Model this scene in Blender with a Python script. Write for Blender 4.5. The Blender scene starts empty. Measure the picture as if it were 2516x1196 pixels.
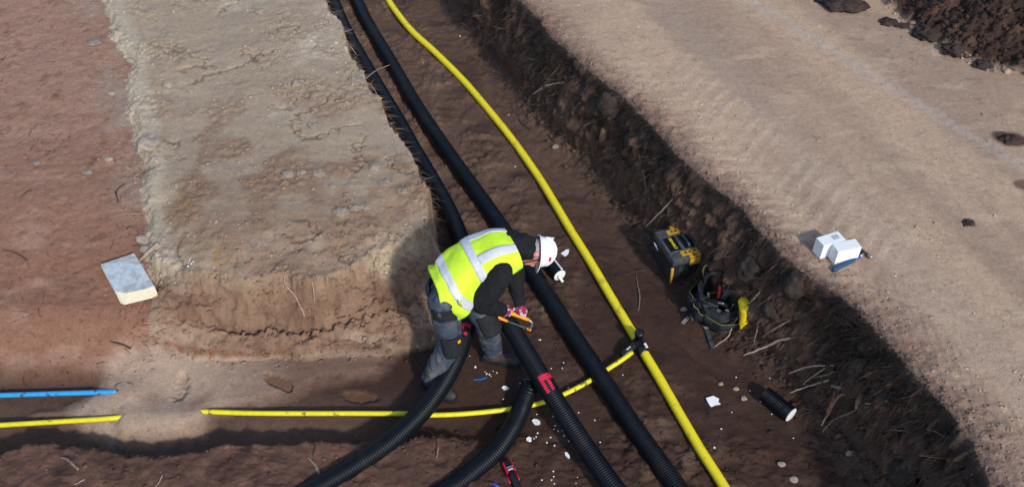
import bpy, bmesh, math, random
import numpy as np
from mathutils import Vector, Matrix, noise as mnoise

random.seed(7); RNG = np.random.default_rng(11)
S = bpy.context.scene
COL = S.collection

# ------------------------------------------------------------------ camera
CAM_H = 5.7; PITCH = math.radians(44.5); FPX = 2300.0; IW, IH = 2516.0, 1196.0
cd = bpy.data.cameras.new('camera'); cam = bpy.data.objects.new('camera', cd); COL.objects.link(cam)
cam.location = (0, 0, CAM_H); cam.rotation_euler = (math.pi / 2 - PITCH, 0, 0)
cd.sensor_fit = 'HORIZONTAL'; cd.sensor_width = 36.0; cd.lens = 36.0 * FPX / IW
cd.clip_start = 0.05; cd.clip_end = 500
S.camera = cam
# ------------------------------------------------------------------ light
SUN_AZ = math.radians(30); SUN_EL = math.radians(35)      # behind the camera, to its right
to_sun = Vector((math.sin(SUN_AZ) * math.cos(SUN_EL), -math.cos(SUN_AZ) * math.cos(SUN_EL), math.sin(SUN_EL)))
W = bpy.data.worlds.new('World'); S.world = W; W.use_nodes = True
nt = W.node_tree; bg = nt.nodes['Background']
sky = nt.nodes.new('ShaderNodeTexSky'); sky.sky_type = 'NISHITA'; sky.sun_disc = False
sky.sun_elevation = SUN_EL; sky.sun_rotation = math.atan2(to_sun.x, to_sun.y)
nt.links.new(sky.outputs[0], bg.inputs[0]); bg.inputs[1].default_value = 0.15
sl = bpy.data.lights.new('sun', 'SUN'); sl.energy = 2.3; sl.angle = math.radians(4.0); sl.color = (1.0, 0.95, 0.88)
so = bpy.data.objects.new('sun', sl); COL.objects.link(so); so.location = (6, -8, 12)
so.rotation_euler = to_sun.to_track_quat('Z', 'Y').to_euler()
S.view_settings.view_transform = 'Standard'; S.view_settings.look = 'None'
S.view_settings.gamma = 1.0; S.view_settings.exposure = 0.40; S.view_settings.use_curve_mapping = False
S.render.engine = 'CYCLES'

# ------------------------------------------------------------------ helpers
CT, ST = math.cos(PITCH), math.sin(PITCH)
def ray(px, py):
    u = (px - IW / 2) / FPX; v = (IH / 2 - py) / FPX
    return np.array([u, CT + v * ST, -ST + v * CT])
def at(px, py, z):
    d = ray(px, py); t = (z - CAM_H) / d[2]
    return np.array([d[0] * t, d[1] * t, z])
def sstep(a, b, x):
    t = np.clip((x - a) / (b - a), 0, 1); return t * t * (3 - 2 * t)
def _hash(i, j, s):
    n = (i.astype(np.int64) * 374761393 + j.astype(np.int64) * 668265263 + s * 2147483647 * 31 + s * 97531) & 0x7fffffff
    n = ((n ^ (n >> 13)) * 1274126177) & 0x7fffffff
    return (n ^ (n >> 16)) & 0x7fffffff
def pn(x, y, s=0):
    x = np.asarray(x, float); y = np.asarray(y, float)
    i = np.floor(x); j = np.floor(y); fx = x - i; fy = y - j
    i = i.astype(np.int64); j = j.astype(np.int64)
    u = fx * fx * fx * (fx * (fx * 6 - 15) + 10); v = fy * fy * fy * (fy * (fy * 6 - 15) + 10)
    def g(a, b, dx, dy):
        an = _hash(a, b, s) * (2 * math.pi / 0x7fffffff); return np.cos(an) * dx + np.sin(an) * dy
    n00 = g(i, j, fx, fy); n10 = g(i + 1, j, fx - 1, fy); n01 = g(i, j + 1, fx, fy - 1); n11 = g(i + 1, j + 1, fx - 1, fy - 1)
    a = n00 + u * (n10 - n00); b = n01 + u * (n11 - n01)
    return 1.45 * (a + v * (b - a))
def fbm(x, y, f, o=4, s=0, g=.5):
    r = 0; a = 1; t = 0
    for k in range(o):
        r = r + a * pn(x * f, y * f, s + k * 17); t += a; a *= g; f *= 2.03
    return r / t
def worley(x, y, f, s=0):
    x = np.asarray(x, float) * f; y = np.asarray(y, float) * f
    i = np.floor(x).astype(np.int64); j = np.floor(y).astype(np.int64)
    d1 = np.full(x.shape, 9.0); d2 = np.full(x.shape, 9.0)
    for a in (-1, 0, 1):
        for b in (-1, 0, 1):
            h = _hash(i + a, j + b, s); cx = (h % 1000) / 1000.0; cy = ((h // 1000) % 1000) / 1000.0
            d = np.hypot(i + a + cx - x, j + b + cy - y)
            d2 = np.minimum(d2, np.maximum(d, d1)); d1 = np.minimum(d1, d)
    return d1, d2
def Lp(pts, z): return np.array([at(a, b, z)[:2] for a, b in pts])
def polydist(x, y, P, closed=True):
    x = np.asarray(x, float); y = np.asarray(y, float)
    best = np.full(x.shape, 1e9); inside = np.zeros(x.shape, bool); n = len(P)
    for k in range(n if closed else n - 1):
        ax, ay = P[k]; bx, by = P[(k + 1) % n]
        dx, dy = bx - ax, by - ay; L = dx * dx + dy * dy + 1e-12
        t = np.clip(((x - ax) * dx + (y - ay) * dy) / L, 0, 1)
        best = np.minimum(best, np.hypot(x - ax - t * dx, y - ay - t * dy))
        if closed:
            c = ((ay > y) != (by > y)) & (x < (bx - ax) * (y - ay) / (by - ay + 1e-12) + ax)
            inside ^= c
    return np.where(inside, best, -best) if closed else best

# ------------------------------------------------------------------ materials
def mat(name, color, rough=.7, var=.12, scale=30., bump=0., bscale=60., spec=.3, metal=0., c2=None, c2amt=.5, c2scale=6., c2lo=.5, c2hi=.62):
    m = bpy.data.materials.new(name); m.use_nodes = True
    t = m.node_tree; p = t.nodes['Principled BSDF']
    p.inputs['Roughness'].default_value = rough; p.inputs['Specular IOR Level'].default_value = spec; p.inputs['Metallic'].default_value = metal
    tc = t.nodes.new('ShaderNodeTexCoord')
    n = t.nodes.new('ShaderNodeTexNoise'); n.inputs['Scale'].default_value = scale; n.inputs['Detail'].default_value = 5
    t.links.new(tc.outputs['Object'], n.inputs['Vector'])
    mr = t.nodes.new('ShaderNodeMapRange'); mr.inputs[1].default_value = .3; mr.inputs[2].default_value = .7
    mr.inputs[3].default_value = 1 - var; mr.inputs[4].default_value = 1 + var
    t.links.new(n.outputs[0], mr.inputs[0])
    base = t.nodes.new('ShaderNodeRGB'); base.outputs[0].default_value = (*color, 1); src = base.outputs[0]
    if c2:
        n2 = t.nodes.new('ShaderNodeTexNoise'); n2.inputs['Scale'].default_value = c2scale; n2.inputs['Detail'].default_value = 6
        t.links.new(tc.outputs['Object'], n2.inputs['Vector'])
        m2 = t.nodes.new('ShaderNodeMapRange'); m2.inputs[1].default_value = c2lo; m2.inputs[2].default_value = c2hi; m2.inputs[4].default_value = c2amt
        t.links.new(n2.outputs[0], m2.inputs[0])
        mx = t.nodes.new('ShaderNodeMixRGB'); mx.inputs[2].default_value = (*c2, 1)
        t.links.new(m2.outputs[0], mx.inputs[0]); t.links.new(src, mx.inputs[1]); src = mx.outputs[0]
    mul = t.nodes.new('ShaderNodeVectorMath'); mul.operation = 'SCALE'
    t.links.new(src, mul.inputs[0]); t.links.new(mr.outputs[0], mul.inputs['Scale'])
    t.links.new(mul.outputs[0], p.inputs['Base Color'])
    if bump:
        nb = t.nodes.new('ShaderNodeTexNoise'); nb.inputs['Scale'].default_value = bscale; nb.inputs['Detail'].default_value = 4
        t.links.new(tc.outputs['Object'], nb.inputs['Vector'])
        b = t.nodes.new('ShaderNodeBump'); b.inputs['Distance'].default_value = bump
        t.links.new(nb.outputs[0], b.inputs['Height']); t.links.new(b.outputs[0], p.inputs['Normal'])
    return m
def soil_mat():
    m = bpy.data.materials.new('soil'); m.use_nodes = True; t = m.node_tree; p = t.nodes['Principled BSDF']
    p.inputs['Specular IOR Level'].default_value = .22
    at_ = t.nodes.new('ShaderNodeAttribute'); at_.attribute_name = 'soil'
    tc = t.nodes.new('ShaderNodeTexCoord')
    def noi(sc, det=6, rg=.6):
        n = t.nodes.new('ShaderNodeTexNoise'); n.inputs['Scale'].default_value = sc; n.inputs['Detail'].default_value = det; n.inputs['Roughness'].default_value = rg
        t.links.new(tc.outputs['Object'], n.inputs['Vector']); return n.outputs[0]
    mr = t.nodes.new('ShaderNodeMapRange'); mr.inputs[1].default_value = .3; mr.inputs[2].default_value = .7; mr.inputs[3].default_value = .80; mr.inputs[4].default_value = 1.20
    t.links.new(noi(46, 7, .68), mr.inputs[0])
    mul = t.nodes.new('ShaderNodeVectorMath'); mul.operation = 'SCALE'
    t.links.new(at_.outputs['Color'], mul.inputs[0]); t.links.new(mr.outputs[0], mul.inputs['Scale'])
    mp = t.nodes.new('ShaderNodeMapping'); mp.inputs['Scale'].default_value = (.55, 1, 1); t.links.new(tc.outputs['Object'], mp.inputs['Vector'])
    ns = t.nodes.new('ShaderNodeTexNoise'); ns.inputs['Scale'].default_value = 17; ns.inputs['Detail'].default_value = 9; ns.inputs['Roughness'].default_value = .72; t.links.new(mp.outputs[0], ns.inputs['Vector'])
    ms = t.nodes.new('ShaderNodeMapRange'); ms.inputs[1].default_value = .56; ms.inputs[2].default_value = .70; ms.inputs[3].default_value = 1.06; ms.inputs[4].default_value = .66; t.links.new(ns.outputs[0], ms.inputs[0])
    mul2 = t.nodes.new('ShaderNodeVectorMath'); mul2.operation = 'SCALE'; t.links.new(mul.outputs[0], mul2.inputs[0]); t.links.new(ms.outputs[0], mul2.inputs['Scale']); mul = mul2
    # scattered pale grit
    v = t.nodes.new('ShaderNodeTexVoronoi'); v.inputs['Scale'].default_value = 34; t.links.new(tc.outputs['Object'], v.inputs['Vector'])
    lt = t.nodes.new('ShaderNodeMapRange'); lt.inputs[1].default_value = .13; lt.inputs[2].default_value = .07; t.links.new(v.outputs['Distance'], lt.inputs[0])
    sp = t.nodes.new('ShaderNodeSeparateColor'); t.links.new(v.outputs['Color'], sp.inputs[0])
    gt = t.nodes.new('ShaderNodeMath'); gt.operation = 'GREATER_THAN'; gt.inputs[1].default_value = .9; t.links.new(sp.outputs[0], gt.inputs[0])
    mm = t.nodes.new('ShaderNodeMath'); mm.operation = 'MULTIPLY'; t.links.new(lt.outputs[0], mm.inputs[0]); t.links.new(gt.outputs[0], mm.inputs[1])
    m3 = t.nodes.new('ShaderNodeMath'); m3.operation = 'MULTIPLY'; m3.inputs[1].default_value = .55; t.links.new(mm.outputs[0], m3.inputs[0])
    br = t.nodes.new('ShaderNodeVectorMath'); br.operation = 'MULTIPLY_ADD'; br.inputs[1].default_value = (1.5, 1.5, 1.5); br.inputs[2].default_value = (.05, .045, .04)
    t.links.new(mul.outputs[0], br.inputs[0])
    mx = t.nodes.new('ShaderNodeMixRGB'); t.links.new(m3.outputs[0], mx.inputs[0]); t.links.new(mul.outputs[0], mx.inputs[1]); t.links.new(br.outputs[0], mx.inputs[2])
    t.links.new(mx.outputs[0], p.inputs['Base Color'])
    rr = t.nodes.new('ShaderNodeMapRange'); rr.inputs[3].default_value = .95; rr.inputs[4].default_value = .62
    t.links.new(at_.outputs['Alpha'], rr.inputs[0]); t.links.new(rr.outputs[0], p.inputs['Roughness'])
    b1 = t.nodes.new('ShaderNodeBump'); b1.inputs['Distance'].default_value = .010; b1.inputs['Strength'].default_value = .8
    t.links.new(noi(70, 8, .72), b1.inputs['Height']); t.links.new(b1.outputs[0], p.inputs['Normal'])
    return m
SOIL = soil_mat()

# ------------------------------------------------------------------ object helpers
def tag(o, label=None, cat=None, group=None, kind=None):
    if label: o['label'] = label
    if cat: o['category'] = cat
    if group: o['group'] = group
    if kind: o['kind'] = kind
    return o
def empty(name, loc, label, cat, group=None):
    o = bpy.data.objects.new(name, None); o.empty_display_size = .1; COL.objects.link(o); o.location = Vector(loc)
    return tag(o, label, cat, group)
def root_of(o):
    v = Vector((0, 0, 0))
    while o: v = v + o.location; o = o.parent
    return v
def mk(name, verts, faces, m, parent=None, smooth=True, origin=None, bevel=0., mats=None, fmat=None):
    """one mesh object; verts in world coordinates"""
    V = np.array(verts, float).reshape(-1, 3)
    if parent is not None: off = np.array(root_of(parent))
    elif origin is not None: off = np.array(origin, float)
    else: off = np.array([V[:, 0].mean(), V[:, 1].mean(), V[:, 2].min()])
    me = bpy.data.meshes.new(name); me.from_pydata((V - off).tolist(), [], [list(map(int, f)) for f in faces])
    for q in (mats or [m]): me.materials.append(q)
    if fmat is not None: me.polygons.foreach_set('material_index', np.array(fmat, np.int32))
    bm = bmesh.new(); bm.from_mesh(me)
    bmesh.ops.recalc_face_normals(bm, faces=bm.faces)
    if bevel: bmesh.ops.bevel(bm, geom=[e for e in bm.edges], offset=bevel, segments=2, affect='EDGES', profile=.6, clamp_overlap=True)
    bm.to_mesh(me); bm.free()
    if smooth: me.polygons.foreach_set('use_smooth', [True] * len(me.polygons))
    o = bpy.data.objects.new(name, me); COL.objects.link(o)
    if parent is not None: o.parent = parent
    else: o.location = off
    return o
def unit(v): v = np.array(v, float); return v / (np.linalg.norm(v) + 1e-12)
def spline(P, n):
    P = np.array(P, float); k = len(P)
    if k == 2: return P[0] + np.linspace(0, 1, n)[:, None] * (P[1] - P[0])
    Q = np.vstack([2 * P[0] - P[1], P, 2 * P[-1] - P[-2]])
    d = np.r_[0, np.cumsum(np.linalg.norm(np.diff(P, axis=0), axis=1))]; T = np.linspace(0, d[-1], n); out = []
    for t in T:
        i = min(int(np.searchsorted(d, t, 'right')) - 1, k - 2); f = (t - d[i]) / (d[i + 1] - d[i] + 1e-12)
        p0, p1, p2, p3 = Q[i], Q[i + 1], Q[i + 2], Q[i + 3]
        out.append(.5 * (2 * p1 + (p2 - p0) * f + (2 * p0 - 5 * p1 + 4 * p2 - p3) * f * f + (3 * p1 - p0 - 3 * p2 + p3) * f ** 3))
    return np.array(out)
def frames(P):
    P = np.array(P, float); T = np.gradient(P, axis=0); T /= np.linalg.norm(T, axis=1)[:, None] + 1e-12
    up = np.array([0, 0, 1.]) if abs(T[0][2]) < .9 else np.array([1., 0, 0])
    N = []; n = unit(up - T[0] * np.dot(up, T[0]))
    for t in T:
        n = unit(n - t * np.dot(n, t)); N.append(n)
    N = np.array(N); return T, N, np.cross(T, N)
def tube(P, R, seg=12, cap=True):
    """round tube along P; returns verts, faces. angle 0 = frame normal (up)"""
    P = np.array(P, float); n = len(P); R = np.broadcast_to(np.array(R, float), (n,)) if np.ndim(R) < 2 else R
    T, N, B = frames(P); a = np.arange(seg) * 2 * math.pi / seg
    V = (P[:, None] + R[:, None, None] * (np.cos(a)[None, :, None] * N[:, None] + np.sin(a)[None, :, None] * B[:, None])).reshape(-1, 3).tolist()
    F = [(i * seg + j, i * seg + (j + 1) % seg, (i + 1) * seg + (j + 1) % seg, (i + 1) * seg + j) for i in range(n - 1) for j in range(seg)]
    if cap: F += [tuple(range(seg))[::-1], tuple((n - 1) * seg + j for j in range(seg))]
    return V, F
def join(parts):
    V = []; F = []
    for v, f in parts:
        o = len(V); V += [list(p) for p in v]; F += [tuple(i + o for i in q) for q in f]
    return V, F
def boxm(c, d, R=None, taper=1.):
    """box centred c with half sizes d; R = 3x3 axes rows; taper = scale of bottom"""
    R = np.eye(3) if R is None else np.array(R); V = []
    for z in (-1, 1):
        k = taper if z < 0 else 1
        for x, y in ((-1, -1), (1, -1), (1, 1), (-1, 1)):
            V.append(np.array(c) + x * k * d[0] * R[0] + y * k * d[1] * R[1] + z * d[2] * R[2])
    return V, [(3, 2, 1, 0), (4, 5, 6, 7), (0, 1, 5, 4), (1, 2, 6, 5), (2, 3, 7, 6), (3, 0, 4, 7)]
def sphere(c, r, R=None, nu=10, nv=14):
    R = np.eye(3) if R is None else np.array(R); r = np.broadcast_to(np.array(r, float), (3,)); V = []; F = []
    for i in range(nu + 1):
        t = math.pi * i / nu
        for j in range(nv):
            p = 2 * math.pi * j / nv
            V.append(np.array(c) + r[0] * math.sin(t) * math.cos(p) * R[0] + r[1] * math.sin(t) * math.sin(p) * R[1] + r[2] * math.cos(t) * R[2])
    for i in range(nu):
        for j in range(nv): F.append((i * nv + j, i * nv + (j + 1) % nv, (i + 1) * nv + (j + 1) % nv, (i + 1) * nv + j))
    return V, F
def chain(pts, seg=14):
    """closed tapered limb through (point, radius) joints with round ends"""
    P = spline([p for p, r in pts], 6 * len(pts)); d = np.linspace(0, 1, len(P))
    q = np.array([p for p, r in pts]); s = np.r_[0, np.cumsum(np.linalg.norm(np.diff(q, axis=0), axis=1))]; s /= s[-1]
    R = np.interp(d, s, [r for p, r in pts]); parts = [tube(P, R, seg)]
    parts += [sphere(P[0], R[0] * .995), sphere(P[-1], R[-1] * .995)]
    return join(parts)
def blob(name, parts, voxel, m, parent, smooth=6, wrinkle=0., wscale=.08):
    """overlapping closed shapes fused to one continuous skin"""
    V, F = join(parts); o = mk(name, V, F, m, parent)
    r = o.modifiers.new('fuse', 'REMESH'); r.mode = 'VOXEL'; r.voxel_size = voxel; r.use_smooth_shade = True
    if smooth:
        s = o.modifiers.new('soft', 'SMOOTH'); s.iterations = smooth; s.factor = .5
    if wrinkle:
        t = bpy.data.textures.new(name + '_folds', 'CLOUDS'); t.noise_scale = wscale; t.noise_depth = 2
        d = o.modifiers.new('folds', 'DISPLACE'); d.texture = t; d.strength = wrinkle; d.mid_level = .5; d.texture_coords = 'LOCAL'
    return o

# ================================================================== TERRAIN
ROAD_Z = .9
EDGE = Lp([(1270, 0), (1310, 40), (1360, 100), (1420, 150), (1480, 200), (1530, 240), (1600, 310), (1660, 380), (1720, 430), (1790, 490), (1860, 560), (1900, 600), (1960, 660), (2040, 720), (2110, 770), (2180, 850), (2250, 930), (2330, 1010), (2390, 1090), (2440, 1196), (2490, 1320)], ROAD_Z)
EDGE = np.vstack([EDGE, [EDGE[0] + np.array([-.40, .92]) * k for k in (.5, 1.2, 2.2, 3.5)]]); EDGE = EDGE[np.argsort(EDGE[:, 1])]
def interp_ext(y, P):
    y = np.clip(y, P[0, 1] - 5, P[-1, 1] + 4)
    lo = (P[3, 0] - P[0, 0]) / (P[3, 1] - P[0, 1]); hi = (P[-1, 0] - P[-4, 0]) / (P[-1, 1] - P[-4, 1])
    r = np.interp(y, P[:, 1], P[:, 0])
    return r + np.where(y < P[0, 1], (y - P[0, 1]) * lo, 0) + np.where(y > P[-1, 1], (y - P[-1, 1]) * hi, 0)
def xe(y): return interp_ext(y, EDGE) + .05 * fbm(y, y * 0, 2.2, 3, 5)
MTOP = .6
MR = Lp([(1052, 520), (1048, 470), (1020, 410), (1000, 380), (960, 300), (930, 250), (895, 200), (860, 130), (840, 80), (800, 10), (770, -50), (700, -170), (640, -280)], MTOP)
MLft = Lp([(150, -280), (200, -160), (260, -50), (280, 0), (300, 60), (340, 130), (335, 200), (345, 300), (380, 370), (375, 440), (378, 500), (372, 560), (390, 610)], MTOP)
MFr = Lp([(430, 640), (500, 655), (600, 672), (700, 660), (760, 668), (830, 650), (900, 612), (960, 590), (1010, 560), (1040, 535)], MTOP)
MOUND = np.vstack([MLft, MFr, MR])
FTOP = MFr[np.argsort(MFr[:, 0])]; FTOE = Lp([(250, 850), (380, 868), (500, 882), (700, 880), (900, 873), (1000, 862), (1080, 840)], .05)
MRl = np.vstack([[[.25, 2.0], [-.15, 3.6], [-.5, 4.6]], MR]); MRl = MRl[np.argsort(MRl[:, 1])]
def xm(y): return interp_ext(y, MRl)
MLl = MLft[np.argsort(MLft[:, 1])]
def xml(y): return interp_ext(np.maximum(y, 5.0), MLl)
HEAP = Lp([(1900, -120), (2060, -40), (2170, 0), (2235, 62), (2330, 122), (2420, 160), (2516, 188), (2640, 220), (2900, 330)], ROAD_Z)
SAND = Lp([(60, 1010), (180, 985), (240, 950), (290, 880), (420, 850), (560, 845), (760, 845), (980, 845), (920, 915), (800, 935), (640, 990), (520, 1010), (500, 1050), (380, 1085), (240, 1060)], .05)
FOOT = [((446, 955), 96, .26, .10), ((686, 940), 150, .27, .10), ((885, 968), 172, .26, .10)]
FOOTW = [(at(*p, .03)[:2], math.radians(a), L, w) for p, a, L, w in FOOT]
TRKA, TRKB = at(1560, 130, ROAD_Z)[:2], at(2200, 760, ROAD_Z)[:2]
TRKC, TRKD = at(2050, 620, ROAD_Z)[:2], at(2516, 1150, ROAD_Z)[:2]
def strip(x, y, A, B):
    d = unit(np.array(B) - A); n = np.array([-d[1], d[0]])
    return (x - A[0]) * d[0] + (y - A[1]) * d[1], (x - A[0]) * n[0] + (y - A[1]) * n[1], np.linalg.norm(np.array(B) - A)
BERM_X = np.array([at(px, py, .1)[:2] for px, py in ((-300, 1125), (0, 1118), (120, 1090), (240, 1105), (330, 1120), (420, 1118), (540, 1095), (700, 1085), (900, 1078), (1060, 1060), (1250, 1050))])

def zones(x, y):
    """masks + height"""
    x = np.asarray(x, float); y = np.asarray(y, float); Z = {}
    big = fbm(x, y, .7, 3, 1); mid = fbm(x, y, 2.6, 4, 2); fine = fbm(x, y, 11, 4, 3); vf = fbm(x, y, 38, 3, 4)
    w1, w2 = worley(x + .02 * vf, y + .02 * fine, 13, 8); clod = np.clip(1 - w1 * 1.5, 0, 1)
    s = (x - xe(y)) * .885 + .022 * fine + .012 * vf
    road = sstep(-.02, .02, s); Z['road'] = road; Z['s'] = s
    # --- floor
    left = sstep(xml(y) + .5, xml(y) - .05, x)
    lg = (.33 * sstep(4.12, 4.8, y) + .13 * sstep(4.7, 5.9, y)) * left + .02 * sstep(5, 9, y) * left
    lg = lg + left * sstep(4.2, 4.8, y) * (.008 * mid + .005 * fine + .003 * vf + .010 * clod * sstep(.05, .4, fbm(x, y, 1.5, 3, 161)))
    z = lg + .018 * big + (.008 * mid + .0045 * fine + .0022 * vf)
    # loose lumpy spoil beside and between the ducts
    xc = xm(y) + .62; lump = np.exp(-((x - xc - .25) / .38) ** 2) * sstep(4.2, 5.2, y) + .9 * np.exp(-((x - xc + .22) / .16) ** 2) * sstep(4.8, 5.6, y)
    low = np.exp(-((x - (xe(y) - 1.5)) / .55) ** 2) * sstep(4.8, 4.0, y)
    lump = np.clip(lump + .8 * low, 0, 1) * sstep(-.25, .3, mid + .15); Z['lump'] = lump
    z = z + lump * (.02 + .022 * clod + .02 * fine + .008 * vf)
    # clean machine-cut strip next to the bank with drag lines
    u, v, L = strip(x, y, EDGE[len(EDGE) // 2], EDGE[-1])
    drag = sstep(-1.05, -.9, s) * sstep(-.12, -.3, s); Z['drag'] = drag
    z = z - .012 * drag * sstep(.55, .8, np.abs(pn(s * 5.5, u * .25, 33)) + .25 * fine + .2)
    # --- sand blanket
    sd = polydist(x, y, SAND) + .06 * mid + .035 * fine; sand = sstep(-.07, .09, sd); Z['sand'] = sand
    z = z * (1 - .55 * sand) + sand * .05
    ga, gb = at(288, 1030, .07)[:2], at(510, 1017, .07)[:2]; u, v, L = strip(x, y, ga, gb); z = z + .042 * np.exp(-(v / .11) ** 2) * sstep(-.04, .06, u + .04 * fine) * sstep(L + .05, L - .07, u + .05 * fine)
    ba_ = at(258, 966, .08)[:2]; z = z + .05 * np.exp(-(((x - ba_[0] - .16) / .16) ** 2 + ((y - ba_[1]) / .12) ** 2))
    # --- berm at the near side
    yb = np.interp(x, BERM_X[:, 0], BERM_X[:, 1]) + .06 * mid + .03 * fine
    hb = np.interp(x, [-5, -3.3, -2.0, -1.0, -.3, .2], [.26, .25, .22, .15, .07, 0])
    bm_ = sstep(yb + .05, yb - .10, y); Z['berm'] = bm_ * sstep(.3, -1.4, x)
    z = z + hb * bm_ + bm_ * (.03 * mid + .02 * fine + .006 * vf) - .05 * np.exp(-((y - yb - .12) / .12) ** 2) * sstep(.3, -.6, x)
    # --- mound
    d = polydist(x, y, MOUND) + .075 * mid + .045 * fine + .014 * vf
    ytop = np.interp(x, FTOP[:, 0], FTOP[:, 1]) + .09 * mid + .05 * fine + .02 * vf; ytoe = np.interp(x, FTOE[:, 0], FTOE[:, 1]) + .05 * mid + .03 * fine
    fx = sstep(-2.95, -2.35, x) * sstep(-.52, -.70, x); t = np.clip((y - ytoe) / (ytop - ytoe), 0, 1)
    front = fx * (y < ytop + .02)
    w = .06 + .06 * left; tsd = np.clip((d + w) / w, 0, 1)
    pf = np.interp(t, [0, .03, .10, .36, .42, .47, .55, .80, .93, 1], [0, .08, .13, .31, .35, .32, .46, .70, .84, .93])
    ps = sstep(0, 1, tsd); prof = np.where(d > 0, 1.0, np.maximum(ps, pf * front)); t = np.where(d > 0, 1.0, np.where(front > .25, np.maximum(t, tsd), tsd))
    und = np.clip(1 - np.abs(t - .46 + .03 * mid) / (.10 + .05 * fine), 0, 1) * front * sstep(-2.35, -2.1, x) * sstep(-1.1, -1.5, x); Z['under'] = und
    crk = sstep(.08, .0, np.abs(pn(x * 2.3 + .4 * fine, y * 2.3 + .4 * mid, 51))) * sstep(.1, .4, pn(x * 1.1, y * 1.1, 52) + .12)
    top = MTOP - .06 * sstep(.45, .0, d + .14 * mid) * sstep(6.2, 5.4, y) + .03 * big - .045 * sstep(-2.0, -3.2, x) + .009 * mid + .004 * fine + .002 * vf - .020 * crk + .05 * sstep(.25, 0, d) * 0
    rub = sstep(.0, .45, fbm(x, y, 1.6, 3, 61) + .12); top = top + rub * (.016 * clod + .008 * vf) * (1 + .6 * sstep(6.5, 5.2, y)) + .007 * fbm(x * .6, y * 1.8, 4.0, 4, 142) * sstep(7.5, 5.6, y)
    z = z + np.maximum(top - z, 0) * prof + front * t * (1 - t) * (.20 * fine + .12 * vf + .14 * mid + .30 * fbm(x, y * 3.2, 2.6, 4, 141) + .16 * (clod - .3))
    z = z - .085 * und
    Z['mound'] = sstep(.0, .04, np.where(front > .05, t * front, t)); Z['mt'] = t; Z['front'] = front; Z['crk'] = crk * sstep(0, .05, d); Z['rub'] = rub; Z['md'] = d
    hp = at(372, 690, .4); z = z - .09 * np.exp(-((x - hp[0]) ** 2 + ((y - hp[1]) / 1.5) ** 2) / .006)
    # --- footprints
    tr = 0
    for c, a, Lf, wf in FOOTW:
        fx = (x - c[0]) * math.cos(a) + (y - c[1]) * math.sin(a); fy = -(x - c[0]) * math.sin(a) + (y - c[1]) * math.cos(a)
        wv = wf * (.5 + .07 * np.cos(fx / Lf * 7)); q = (np.abs(fx) / (Lf / 2)) ** 3 + (np.abs(fy) / wv) ** 3 + .7 * fine + .5 * vf + .5 * mid
        ins = sstep(1.15, .8, q); rim = np.clip(1 - np.abs(q - 1.35) / .5, 0, 1)
        z = z - ins * (.028 + .002 * np.sin(fx * 150) + .008 * fine)
        tr = np.maximum(tr, ins)
    Z['foot'] = tr
    # --- road and bank
    rz = ROAD_Z + .012 * big + .008 * mid * .6 + .003 * fine + .0025 * vf
    rough = sstep(.42, .06, s + .1 * mid); rz = rz + rough * (.012 * clod + .012 * fine + .006 * vf); Z['rough'] = rough
    u, v, L = strip(x, y, TRKA, TRKB); chev = np.sin((u + .55 * np.abs(v) + .05 * mid) * 42)
    m1 = sstep(.42, .3, np.abs(v - .12)) * sstep(0, .4, u) * sstep(L, L - .6, u) * sstep(-.3, .25, mid + .12)
    rz = rz + 0.0026 * m1 * sstep(-.2, .6, chev)
    u2, v2, L2 = strip(x, y, TRKC, TRKD); rib = np.sin((u2 * .45 + v2 + .02 * mid) * 95)
    m2 = sstep(.36, .26, np.abs(v2 + .05)) * sstep(0, .5, u2) * sstep(-.35, .2, mid + .1); rz = rz + 0.0018 * m2 * rib
    rut = sstep(.25, .05, np.abs(v2 - .42)) ; rz = rz - .012 * rut
    Z['chev'] = m1 * sstep(-.2, .6, chev); Z['rut'] = rut
    # spoil heap
    hd = polydist(x, y, np.vstack([HEAP, [[30, 3], [30, 40], [3, 40]]])) + .05 * mid + .04 * fine
    heap = sstep(-.02, .05, hd); Z['heap'] = heap
    rz = rz + np.clip(hd, 0, 2.2) * .62 * heap + heap * (.10 * mid + .05 * fine + .02 * clod + .035 * vf + .03)
    bt = np.clip((s + .15) / .15, 0, 1)
    apron = .13 * np.exp(-np.clip(-s - .15, 0, 9) / .10) * (1 + .7 * mid + .6 * fine)
    zb = np.interp(bt, [0, .25, .6, .9, 1], [0, .30, .66, .93, 1])
    zl = z + apron * (1 - road)
    z = zl + (rz - zl) * zb
    Z['bank'] = sstep(.0, .06, bt) * (1 - road); Z['bt'] = bt; Z['apron'] = np.exp(-np.clip(-s - .12, 0, 9) / .16) * (1 - road)
    Z['z'] = z; Z['big'] = big; Z['mid'] = mid; Z['fine'] = fine; Z['vf'] = vf; Z['left'] = left; Z['clod'] = clod
    Z['yb'] = yb
    return Z
def C(*a): return np.array(a, float)
def mixc(c, d, m): m = np.asarray(m)[..., None]; return c * (1 - m) + np.asarray(d) * m
def srgb(r, g, b): return np.array([(v / 255 / 12.92) if v < 10 else ((v / 255 + .055) / 1.055) ** 2.4 for v in (r, g, b)])
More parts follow.
